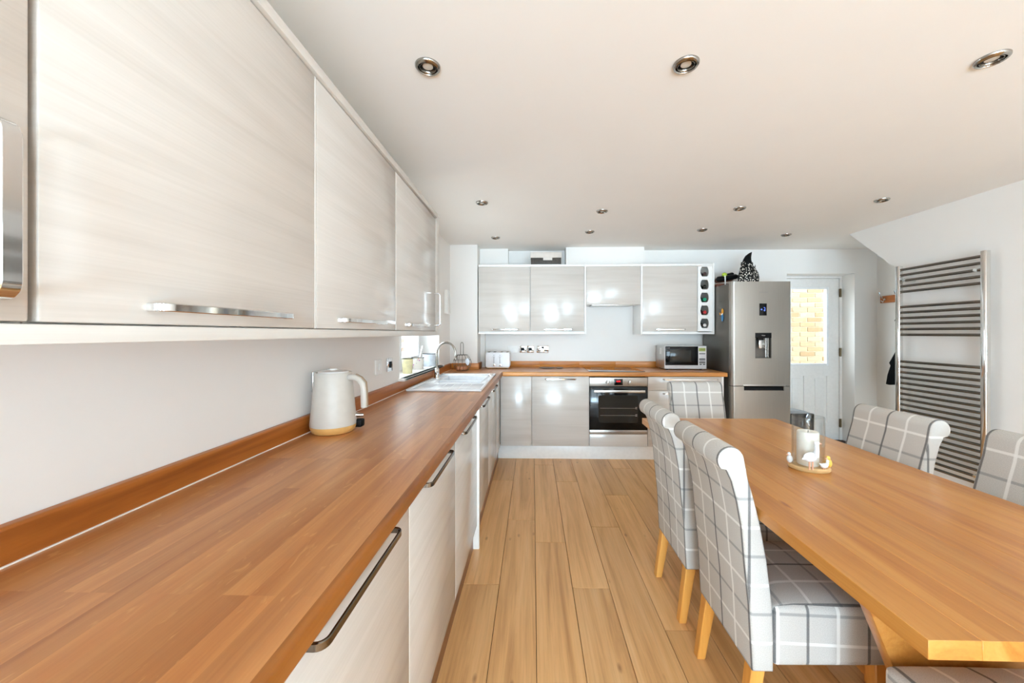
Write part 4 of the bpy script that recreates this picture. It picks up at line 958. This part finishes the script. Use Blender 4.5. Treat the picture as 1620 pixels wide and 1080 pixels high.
for loc, rz, lab in (((0.921, 1.882, 0), 0.0, 'grey check chair farther along the aisle side of the table, half hidden'),
                     ((1.19, 2.495, 0), -PI/2, 'grey check chair at the head of the table before the drawer unit'),
                     ((1.378, 1.770, 0), PI, 'grey check chair against the radiator, its whole backrest visible over the table'),
                     ((1.435, 1.262, 0), PI, 'grey check chair cropped by the frame on the radiator side'),
                     ((1.110, 0.785, 0), PI/2, 'grey check chair of which only the seat corner shows below the table edge')):
    c = copy_tree(ch); c.location = loc; c.rotation_euler = (0, 0, rz); c['label'] = lab

# ------------------------------------------------------------------ candle holder on the table
cx_, cy_ = 1.116, 1.548
t = thing('hurricane_candle_holder', 'glass candle cylinder on an oval wooden base with little ducks, on the table', 'candle holder', (cx_, cy_, TT))
bm = NB(); lathe(bm, [(0.066, TT+0.0005), (0.071, TT+0.006), (0.071, TT+0.014), (0.066, TT+0.018), (0, TT+0.018)], (cx_+0.003, cy_-0.003, 0), 36, 'z', 1.0, 0.74); bmesh.ops.rotate(bm, cent=(cx_, cy_, TT), matrix=Matrix.Rotation(math.radians(-22), 3, 'Z'), verts=bm.verts[:]); obj('wooden_base', bm, 'pale_wood', t)
bm = NB(); z0 = TT+0.018; R = 0.0575; prof = [(R-0.003, z0), (R, z0), (R, z0+0.195), (R-0.0015, z0+0.1965), (R-0.003, z0+0.195)]
n = 40; rings = [[bm.verts.new((cx_+r_*math.cos(2*PI*k/n), cy_+0.86*r_*math.sin(2*PI*k/n), h_)) for k in range(n)] for r_, h_ in prof]
for i in range(len(rings)):
    A, B = rings[i], rings[(i+1) % len(rings)]
    for k in range(n): bm.faces.new((A[k], A[(k+1) % n], B[(k+1) % n], B[k]))
bmesh.ops.recalc_face_normals(bm, faces=bm.faces[:]); obj('glass_cylinder', bm, 'clear', t)
def duck(name, x, y, z, s, mat, face=1, upright=True):
    bm = NB()
    if upright:
        ball(bm, (x, y, z+0.019*s), 0.013*s, 1, 0.9, 1.45); ball(bm, (x-0.003*face*s, y, z+0.042*s), 0.0085*s, 1, 0.9, 1.1)
    else:
        ball(bm, (x, y, z+0.02*s), 0.016*s, 1.25, 0.8, 0.85); tube(bm, [(x+0.012*face*s, y, z+0.022*s), (x+0.017*face*s, y, z+0.036*s), (x+0.016*face*s, y, z+0.044*s)], [0.009*s, 0.007*s, 0.006*s], 10); ball(bm, (x+0.017*face*s, y, z+0.046*s), 0.0075*s); tube(bm, [(x-0.014*face*s, y, z+0.024*s), (x-0.026*face*s, y, z+0.032*s)], [0.008*s, 0.002*s], 8)
    d = obj(name, bm, mat, t)
    bm = NB()
    if upright: tube(bm, [(x-0.010*face*s, y-0.002, z+0.041*s), (x-0.019*face*s, y-0.004, z+0.040*s)], [0.004*s, 0.0015*s], 8)
    else: tube(bm, [(x+0.023*face*s, y, z+0.045*s), (x+0.031*face*s, y, z+0.043*s)], [0.004*s, 0.0015*s], 8)
    tube(bm, [(x-0.005*s, y, z+0.006*s), (x-0.006*s, y, z-0.001)], 0.0025*s, 6); tube(bm, [(x+0.005*s, y, z+0.006*s), (x+0.006*s, y, z-0.001)], 0.0025*s, 6); obj('beak_and_feet', bm, 'pink', d)
zb_ = TT+0.0185
duck('white_duck', cx_-0.061, cy_+0.018, zb_, 0.85, 'ceramic', 1, True)
duck('white_duck', cx_+0.022, cy_-0.056, zb_, 0.72, 'ceramic', 1, False)
duck('yellow_duck', cx_+0.056, cy_-0.034, zb_, 0.9, 'yellow', 1, True)
# tall white goose standing against the glass
gx, gy = cx_-0.020, cy_-0.058
bm = NB(); ball(bm, (gx-0.012, gy, zb_+0.048), 0.021, 1.35, 0.42, 0.9); tube(bm, [(gx+0.006, gy, zb_+0.05), (gx+0.012, gy, zb_+0.075), (gx+0.010, gy, zb_+0.098)], [0.013, 0.009, 0.0075], 10); ball(bm, (gx+0.012, gy, zb_+0.102), 0.0095, 1.1, 0.7, 0.9); tube(bm, [(gx-0.03, gy, zb_+0.045), (gx-0.045, gy, zb_+0.04)], [0.009, 0.002], 8)
g = obj('white_goose', bm, 'ceramic', t)
bm = NB(); tube(bm, [(gx+0.02, gy, zb_+0.102), (gx+0.031, gy, zb_+0.100)], [0.004, 0.001], 8)
for q in (-0.016, -0.004): tube(bm, [(gx+q, gy, zb_+0.032), (gx+q, gy, zb_-0.001)], 0.003, 6)
obj('beak_and_feet', bm, 'pink', g)
t = thing('pillar_candle', 'white pillar candle standing inside the glass cylinder', 'candle', (cx_, cy_, TT+0.019))
bm = NB(); lathe(bm, [(0.036, TT+0.019), (0.0375, TT+0.022), (0.0375, TT+0.148), (0.035, TT+0.152), (0.018, TT+0.147), (0, TT+0.146)], (cx_+0.002, cy_+0.004, 0), 32); obj('wax', bm, 'candle', t)
bm = NB(); tube(bm, [(cx_+0.002, cy_+0.004, TT+0.145), (cx_+0.004, cy_+0.004, TT+0.156)], 0.0012, 6); obj('wick', bm, 'black', t)

# ------------------------------------------------------------------ kettle
kx, ky = -0.812, 1.505
t = thing('electric_kettle', 'matt cream kettle with wooden base ring on the worktop', 'kettle', (kx, ky, TZ))
bm = NB(); lathe(bm, [(0.072, TZ+0.001), (0.079, TZ+0.006), (0.086, TZ+0.022), (0.0865, TZ+0.03), (0, TZ+0.03)], (kx, ky, 0), 36); obj('wooden_base', bm, 'kettle_wood', t)
bm = NB(); lathe(bm, [(0.0865, TZ+0.0305), (0.087, TZ+0.036), (0.081, TZ+0.10), (0.074, TZ+0.18), (0.069, TZ+0.238), (0.067, TZ+0.242), (0.060, TZ+0.240), (0, TZ+0.238)], (kx, ky, 0), 40); obj('jug', bm, 'cream', t)
bm = NB(); prism(bm, [(-0.066, -0.016), (-0.066, 0.016), (-0.088, 0.004), (-0.088, -0.004)], 'z', TZ+0.212, TZ+0.241)
a_ = math.radians(-8); rot = Matrix.Rotation(a_, 3, 'Z'); bmesh.ops.rotate(bm, cent=(0, 0, 0), matrix=rot, verts=bm.verts[:]); bmesh.ops.translate(bm, vec=(kx, ky, 0), verts=bm.verts[:]); obj('spout', bm, 'cream', t)
bm = NB(); lathe(bm, [(0.058, TZ+0.2405), (0.055, TZ+0.246), (0.03, TZ+0.250), (0, TZ+0.251)], (kx, ky, 0), 32); lathe(bm, [(0.016, TZ+0.25), (0.014, TZ+0.256), (0, TZ+0.257)], (kx, ky, 0), 20); obj('lid', bm, 'white', t)
hx = math.cos(a_); hy = math.sin(a_)
path2 = [(0.062, 0.222), (0.095, 0.222), (0.118, 0.212), (0.131, 0.192), (0.135, 0.165), (0.136, 0.13), (0.136, 0.103)]
bm = NB(); tube(bm, [(kx+hx*r_, ky+hy*r_, TZ+h_) for r_, h_ in path2], [0.012, 0.0125, 0.013, 0.0135, 0.0135, 0.0135, 0.0125], 14); obj('handle', bm, 'cream', t)
bm = NB(); prism(bm, ribbon([(r_+(0.0135 if i > 1 else 0.006), h_+(0.013 if i < 3 else 0.004)) for i, (r_, h_) in enumerate(path2[1:])], 0.003), 'y', -0.0045, 0.0045); bmesh.ops.rotate(bm, cent=(0, 0, 0), matrix=rot, verts=bm.verts[:]); bmesh.ops.translate(bm, vec=(kx, ky, TZ), verts=bm.verts[:]); obj('handle_strip', bm, 'grey_brown', t)
bm = NB(); tube(bm, [(kx+0.076, ky+0.03, TZ+0.062), (kx+0.105, ky+0.04, TZ+0.060)], [0.010, 0.006], 10); sw = obj('switch_lever', bm, 'chrome', t)
bm = NB(); box(bm, kx+0.070, ky+0.02, TZ+0.012, kx+0.105, ky+0.055, TZ+0.044, 0.006); obj('switch_housing', bm, 'black', t)

# ------------------------------------------------------------------ wall plates
def plate_left(name, y0, y1, z0, z1, mat, lab, kind):
    t = thing(name, lab, 'socket', (XL, (y0+y1)/2, z0)); bm = NB(); box(bm, XL, y0, z0, XL+0.010, y1, z1, 0.003); obj('plate', bm, mat, t)
    if kind == 'switch':
        bm = NB(); box(bm, XL+0.0101, (y0+y1)/2-0.012, (z0+z1)/2-0.02, XL+0.017, (y0+y1)/2+0.012, (z0+z1)/2+0.02, 0.002); obj('rocker', bm, 'black' if mat == 'chrome' else 'white', t)
    if kind == 'double':
        for q in (0.25, 0.75):
            bm = NB(); yy = y0+(y1-y0)*q; box(bm, XL+0.0101, yy-0.018, z0+0.02, XL+0.0125, yy+0.018, z1-0.015, 0.001); obj('socket_insert', bm, 'black', t)
plate_left('double_socket', 1.535, 1.682, 1.064, 1.150, 'chrome', 'chrome double socket plate on the wall just behind the kettle', 'double')
plate_left('fused_switch', 2.165, 2.252, 1.065, 1.152, 'white', 'white switch plate on the wall between kettle and window', 'switch')
plate_left('rocker_switch', 2.335, 2.422, 1.066, 1.152, 'chrome', 'chrome switch plate with dark rocker close to the window', 'switch')
def plate_back(name, x0, x1, mat, lab, kind, z0=1.077, z1=1.163):
    t = thing(name, lab, 'socket', ((x0+x1)/2, YB, z0)); bm = NB(); box(bm, x0, YB-0.010, z0, x1, YB, z1, 0.003); obj('plate', bm, mat, t); xm_ = (x0+x1)/2; zm = (z0+z1)/2
    if kind == 'switch': bm = NB(); box(bm, xm_-0.022, YB-0.016, zm-0.017, xm_+0.022, YB-0.0101, zm+0.017, 0.002); obj('rocker', bm, 'black', t)
    if kind == 'double':
        for s in (-1, 1):
            bm = NB(); xx = xm_+s*0.038
            box(bm, xx-0.004, YB-0.0115, zm-0.002, xx+0.004, YB-0.0101, zm+0.012); box(bm, xx-0.015, YB-0.0115, zm-0.022, xx-0.004, YB-0.0101, zm-0.012); box(bm, xx+0.004, YB-0.0115, zm-0.022, xx+0.015, YB-0.0101, zm-0.012); obj('pin_holes', bm, 'black', t, smooth=False)
        bm = NB(); box(bm, xm_-0.013, YB-0.015, zm+0.008, xm_+0.013, YB-0.0101, zm+0.030, 0.002); obj('rocker', bm, 'black', t)
plate_back('blank_plate', -0.30, -0.175, 'white', 'plain white double blanking plate behind the toaster', 'blank')
plate_back('rocker_switch', -0.162, -0.078, 'chrome', 'first chrome dark-rocker switch plate right of the blank plate', 'switch')
plate_back('rocker_switch', -0.072, 0.012, 'chrome', 'second chrome dark-rocker switch plate, next to the double socket', 'switch')
plate_back('double_socket', 0.044, 0.188, 'chrome', 'chrome double socket above the middle of the back worktop', 'double')
plate_back('single_socket', 1.445, 1.53, 'white', 'white socket partly hidden by the microwave', 'blank', 1.085, 1.171)
t = thing('wall_control_box', 'slim white control box on the wall past the last wall cabinet', 'control box', (XL, 3.93, 1.51))
bm = NB(); box(bm, XL, 3.88, 1.515, XL+0.035, 4.02, 1.765, 0.006); obj('casing', bm, 'white', t)
bm = NB(); box(bm, XL+0.035, 3.90, 1.67, XL+0.037, 4.0, 1.74, 0.0005); obj('screen', bm, 'white', t)

# ------------------------------------------------------------------ things on the back worktop
t = thing('toaster', 'white four slice toaster with two levers in the corner', 'toaster', (-0.395, 4.29, TZ))
tx0, tx1, ty0, ty1 = -0.532, -0.258, 4.19, 4.385
bm = NB(); prism(bm, rrect(tx0, TZ+0.014, tx1, TZ+0.185, 0.022), 'y', ty0, ty1, 0.008, 3); obj('casing', bm, 'toaster', t)
bm = NB(); box(bm, tx0+0.01, ty0+0.005, TZ+0.008, tx1-0.01, ty1-0.005, TZ+0.016, 0.003); obj('base_plate', bm, 'pale_wood', t)
bm = NB()
for xx in (tx0+0.03, tx1-0.03):
    for yy in (ty0+0.03, ty1-0.03): lathe(bm, [(0.01, TZ+0.0003), (0.01, TZ+0.009)], (xx, yy, 0), 10)
obj('foot', bm, 'grey_plastic', t)
for xx in (-0.438, -0.370):
    bm = NB(); box(bm, xx-0.0035, ty0-0.0012, TZ+0.062, xx+0.0035, ty0+0.0005, TZ+0.158); obj('lever_slot', bm, 'grey_plastic', t, smooth=False)
    bm = NB(); box(bm, xx-0.014, ty0-0.020, TZ+0.136, xx+0.014, ty0-0.0013, TZ+0.148, 0.003); obj('lever', bm, 'toaster', t)
    bm = NB(); lathe(bm, [(0.013, ty0-0.0005), (0.012, ty0-0.014), (0, ty0-0.015)], (xx+0.006, 0, TZ+0.044), 18, 'y'); obj('knob', bm, 'chrome', t)
for xx in (-0.50, -0.435, -0.355, -0.29):
    bm = NB(); box(bm, xx-0.012, ty0+0.03, TZ+0.1835, xx+0.012, ty1-0.03, TZ+0.190, 0.002); obj('bread_slot', bm, 'dark_chrome', t)
# microwave
t = thing('microwave', 'silver microwave with black door and green display on the back worktop', 'microwave', (1.66, 4.28, TZ))
mx0, mx1, my0, my1, mz0, mz1 = 1.437, 1.888, 4.12, 4.42, TZ+0.012, TZ+0.262
bm = NB(); box(bm, mx0, my0+0.012, mz0, mx1, my1, mz1, 0.005); obj('casing', bm, 'satin', t)
for xx in (mx0+0.04, mx1-0.04):
    for yy in (my0+0.05, my1-0.05):
        bm = NB(); lathe(bm, [(0.014, TZ+0.0003), (0.014, TZ+0.013)], (xx, yy, 0), 10); obj('foot', bm, 'black', t)
M['micro'] = plain('silver_plastic', (214, 212, 212), 0.35)
bm = NB(); box(bm, mx0, my0, mz0, mx1, my0+0.011, mz1, 0.003); obj('front_frame', bm, 'micro', t)
bm = NB(); box(bm, mx0+0.006, my0-0.004, mz0+0.040, mx1-0.092, my0-0.0002, mz1-0.005, 0.001); md = obj('door', bm, 'black_glass', t)
bm = NB(); box(bm, mx0+0.055, my0-0.006, mz0+0.075, mx1-0.165, my0-0.0042, mz1-0.045, 0.001); obj('window', bm, 'oven_cavity', md)
text('lettering', 'SHARP', 0.013, (mx0+0.035, my0-0.0046, mz1-0.023), (PI/2, 0, 0), 'grey_plastic', md)
bm = NB(); box(bm, mx1-0.084, my0-0.0015, mz1-0.058, mx1-0.012, my0-0.0002, mz1-0.022); lc = obj('display', bm, 'lcd', t, smooth=False)
text('display_digits', '10:03', 0.026, (mx1-0.046, my0-0.0022, mz1-0.040), (PI/2, 0, 0), 'black', t)
for r_, zz in enumerate((mz1-0.084, mz1-0.140, mz1-0.152, mz1-0.172, mz1-0.184)):
    bm = NB(); box(bm, mx1-0.080, my0-0.002, zz-0.004, mx1-0.014, my0-0.0002, zz+0.004, 0.0008); obj('button_row', bm, 'black', t)
for xx in (mx1-0.064, mx1-0.027):
    bm = NB(); box(bm, xx-0.012, my0-0.002, mz0+0.045, xx+0.012, my0-0.0002, mz0+0.055, 0.0008); obj('button', bm, 'black', t)
bm = NB(); box(bm, mx0-0.0012, my0+0.10, mz0+0.155, mx0, my0+0.16, mz0+0.225); obj('side_label', bm, 'white', t, smooth=False)
for i in range(6):
    bm = NB(); box(bm, mx0-0.0010, my0+0.05+i*0.025, mz0+0.03, mx0, my0+0.058+i*0.025, mz0+0.09); obj('vent_slot', bm, 'grey_plastic', t, smooth=False)
# hob
t = thing('hob', 'dark glass hob set flat in the back worktop over the oven', 'hob', (0.875, 4.14, TZ))
bm = NB(); prism(bm, rrect(0.585, 3.905, 1.165, 4.405, 0.008), 'z', TZ+0.0003, TZ+0.005, 0.001); obj('glass_plate', bm, 'hob', t)
for xx, yy, rr in ((0.73, 4.03, 0.09), (1.02, 4.03, 0.07), (0.73, 4.28, 0.07), (1.02, 4.28, 0.09)):
    bm = NB(); lathe(bm, [(rr-0.002, TZ+0.0051), (rr-0.002, TZ+0.0054), (rr, TZ+0.0054), (rr, TZ+0.0051)], (xx, yy, 0), 32); 
    for f_ in [f_ for f_ in bm.faces if len(f_.verts) > 4]: bm.faces.remove(f_)
    obj('cooking_ring', bm, 'hob_line', t, smooth=False)
bm = NB(); box(bm, 0.66, 3.915, TZ+0.0051, 0.80, 3.93, TZ+0.0055); obj('touch_controls', bm, 'hob_line', t, smooth=False)
# grey leaf dishes
for (xx, yy, lx, ly, lab) in ((0.165, 4.25, 0.095, 0.035, 'longer grey leaf shaped dish on the worktop left of the hob'), (0.300, 4.25, 0.045, 0.030, 'smaller grey leaf shaped dish beside the hob')):
    bm = NB(); lathe(bm, [(0.5, TZ+0.0005), (0.92, TZ+0.006), (1.0, TZ+0.014), (0.95, TZ+0.0145), (0.5, TZ+0.006), (0, TZ+0.005)], (xx, yy, 0), 28, 'z', lx, ly); tag(obj('leaf_dish', bm, 'leaf_grey', None, (xx, yy, TZ)), lab, 'dish')

# ---- wire egg basket with eggs
ex, ey = -0.755, 3.985
t = thing('egg_basket', 'round wire egg basket with a tall loop handle in the worktop corner', 'basket', (ex, ey, TZ))
bm = NB(); rr = lambda h: 0.058+0.040*math.sin(PI*min(max(h/0.165, 0), 1))
for k in range(14):
    a = 2*PI*k/14; tube(bm, [(ex+math.cos(a)*rr(h)*1.0, ey+math.sin(a)*rr(h)*1.0, TZ+0.004+h) for h in [0.165*i/8 for i in range(9)]], 0.0014, 5)
obj('upright_wires', bm, 'wire', t)
for h in (0.0, 0.055, 0.11, 0.165):
    bm = NB(); R_ = rr(h); tube(bm, [(ex+math.cos(2*PI*k/32)*R_, ey+math.sin(2*PI*k/32)*R_, TZ+0.004+h) for k in range(32)], 0.0022, 6, closed=True); obj('hoop', bm, 'wire', t)
bm = NB()
for i in range(-3, 4): L_ = math.sqrt(max(0.0, 0.058**2-(i*0.016)**2)); tube(bm, [(ex+i*0.016, ey-L_, TZ+0.004), (ex+i*0.016, ey+L_, TZ+0.004)], 0.0016, 5)
obj('base_wires', bm, 'wire', t)
bm = NB(); tube(bm, [(ex-0.018, ey, TZ+0.30-0.135), (ex-0.018, ey, TZ+0.27)]+[(ex-0.003-0.015*math.cos(math.radians(a)), ey, TZ+0.275+0.028*math.sin(math.radians(a))) for a in range(20, 161, 20)]+[(ex+0.012, ey, TZ+0.27), (ex+0.012, ey, TZ+0.165)], 0.0035, 8); tube(bm, [(ex-0.058, ey, TZ+0.169), (ex+0.058, ey, TZ+0.169)], 0.002, 6); obj('loop_handle', bm, 'wire', t)
bm = NB(); prism(bm, [(ex+0.052, TZ+0.13), (ex+0.078, TZ+0.14), (ex+0.092, TZ+0.11), (ex+0.086, TZ+0.075), (ex+0.07, TZ+0.062), (ex+0.055, TZ+0.08), (ex+0.045, TZ+0.10)], 'y', ey-0.082, ey-0.078, 0.001); obj('hanging_tag', bm, 'pot_blue', t)
for i, (dx, dy, lab) in enumerate(((-0.036, -0.022, 'brown egg on the left in the wire basket'), (-0.002, -0.034, 'brown egg in the middle of the wire basket'), (0.034, -0.018, 'brown egg on the right in the wire basket'), (0.0, 0.028, 'brown egg at the back of the wire basket'))):
    bm = NB(); ball(bm, (ex+dx, ey+dy, TZ+0.006+0.023), 0.0215, 1, 1, 1.08); tag(obj('egg', bm, 'egg', None, (ex+dx, ey+dy, TZ+0.006)), lab, 'egg', 'eggs in the wire basket')

# ---- pots on the window sill
sz = WZ0+0.0125
def pot(y, r0, r1, h, mat, lab, rimmat='black', x=0):
    t = thing('ceramic_pot', lab, 'pot', (x, y, sz), 'ceramic pots on the window sill')
    bm = NB(); lathe(bm, [(r0*0.94, sz), (r0, sz+0.004), (r1, sz+h), (r1-0.005, sz+h), (r0-0.006, sz+0.01), (0, sz+0.01)], (x, y, 0), 28); obj('pot_body', bm, mat, t)
    bm = NB(); lathe(bm, [(r1-0.0052, sz+h-0.012), (r1-0.0052, sz+h-0.008), (0, sz+h-0.008)], (x, y, 0), 24); obj('dark_inside', bm, 'coat', t)
    bm = NB(); tube(bm, [(x+math.cos(2*PI*k/28)*(r1-0.001), y+math.sin(2*PI*k/28)*(r1-0.001), sz+h) for k in range(28)], 0.0028, 6, closed=True); obj('dark_rim', bm, rimmat, t)
pot(2.90, 0.036, 0.042, 0.115, 'pot_yellow', 'pale yellow pot at the near end of the window sill', x=XL-0.055)
pot(3.26, 0.048, 0.054, 0.10, 'floral', 'flower patterned pot in the middle of the window sill', x=XL-0.085)
pot(3.57, 0.058, 0.064, 0.115, 'pot_blue', 'pale blue pot with dark rim nearest the tap on the sill', x=XL-0.07)
t = thing('washing_up_brush', 'white brush standing in the flower patterned pot', 'brush', (XL-0.08, 3.26, sz+0.0105))
bm = NB(); tube(bm, [(XL-0.085, 3.26, sz+0.0105), (XL-0.07, 3.27, sz+0.10), (XL-0.05, 3.29, sz+0.20)], [0.004, 0.006, 0.009], 8); obj('brush_handle', bm, 'white', t)
